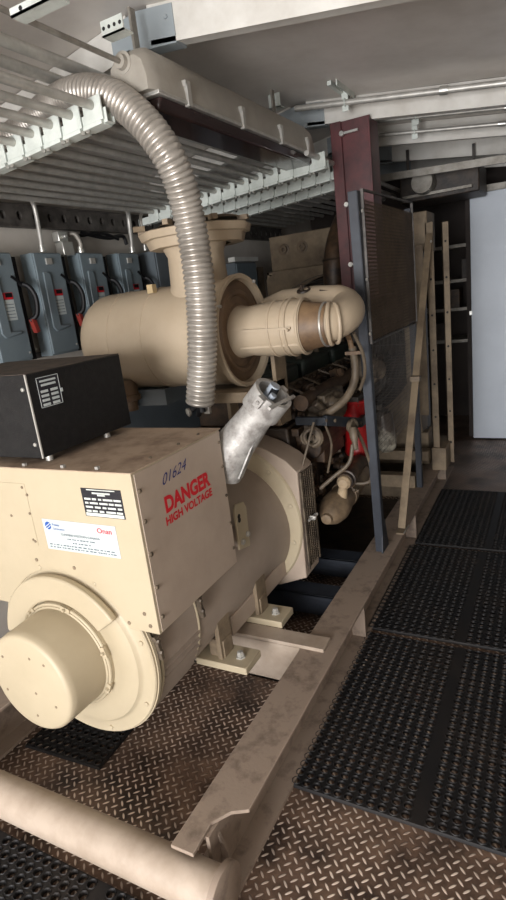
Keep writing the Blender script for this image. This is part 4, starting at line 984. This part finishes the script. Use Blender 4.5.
# ------------------------------------------------------------------ far end: shelves and the pale door
rk=thing('storage_rack','dark storage rack with narrow shelves in the shadow left of the pale door','rack',(-.9,6.2,0))
for z in (.92,1.23,1.5,1.82): MB().box((-1.5,6.0,z-.03),(-.45,6.4,z)).build('shelf',GALVD,rk)
for x in (-1.5,-.49): 
    for y in (6.0,6.36): MB().box((x,y,0),(x+.04,y+.04,2.1)).build('upright',GALVD,rk)
random.seed(5)
for i in range(5):
    x=-1.1+i*.13; z=[.92,1.23,1.5][i%3]; h=random.uniform(.12,.2)
    o=MB().box((x,6.05,z),(x+.11,6.25,z+h)).build('stored_box',ENGB if i%2 else ENG,loc=(x,6.05,z),bevel=.004)
    tag(o,'dark box on the %s shelf of the storage rack%s'%(['lowest','middle','top loaded'][i%3],'' if i<3 else ', the right-hand one'),'box')
dd=thing('steel_door','tall pale grey steel door panel at the right end of the walkway','door',(-.25,5.6,.015))
MB().box((-.697,5.6,.015),(.15,5.64,2.195)).build('leaf',DOORM,dd,bevel=.004)
m=MB(); m.box((-.712,5.585,1.18),(-.69,5.6,1.215)); plab(m.build('latch',BRIGHT,dd),'bright latch')
m=MB()
for z in (.25,1.9): m.cyl((.15,5.62,z),(.15,5.62,z+.1),.012)
each(m,'hinge',GALVD,dd)
m=MB(); m.box((-.75,5.72,0),(-.70,5.78,2.3)); m.box((.15,5.72,0),(.20,5.78,2.3)); 
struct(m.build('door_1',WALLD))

# ------------------------------------------------------------------ light: daylight through the doorway behind the camera
def area(name,loc,rot,sx,sy,e,col):
    l=bpy.data.lights.new(name,'AREA'); l.shape='RECTANGLE'; l.size=sx; l.size_y=sy; l.energy=e; l.color=col
    o=bpy.data.objects.new(name,l); COL.objects.link(o); o.location=loc; o.rotation_euler=rot; return o
area('doorway_daylight',(-.6,YB-.15,1.15),(math.radians(90),0,0),2.1,2.1,355,(1,.99,.99))
w=bpy.data.worlds.new('sky'); S.world=w; w.use_nodes=True
w.node_tree.nodes['Background'].inputs[0].default_value=(.75,.85,1,1); w.node_tree.nodes['Background'].inputs[1].default_value=.6

# ------------------------------------------------------------------ camera
yaw,pit,rol=-0.50984069,-0.26744393,-0.12327345
fw=Vector((math.sin(yaw)*math.cos(pit),math.cos(yaw)*math.cos(pit),math.sin(pit)))
rt=Vector((math.cos(yaw),-math.sin(yaw),0)); up=rt.cross(fw)
r_=rt*math.cos(rol)+up*math.sin(rol); u_=up*math.cos(rol)-rt*math.sin(rol)
cd=bpy.data.cameras.new('camera'); cam=bpy.data.objects.new('camera',cd); COL.objects.link(cam)
M3=Matrix((r_,u_,-fw)).transposed(); cam.matrix_world=Matrix.Translation((0,0,1.6))@M3.to_4x4()
cd.sensor_fit='VERTICAL'; cd.sensor_height=36; cd.lens=36*566.133/900; cd.clip_start=.02
S.camera=cam
S.view_settings.view_transform='Standard'; S.view_settings.look='None'; S.view_settings.exposure=0; S.view_settings.gamma=1
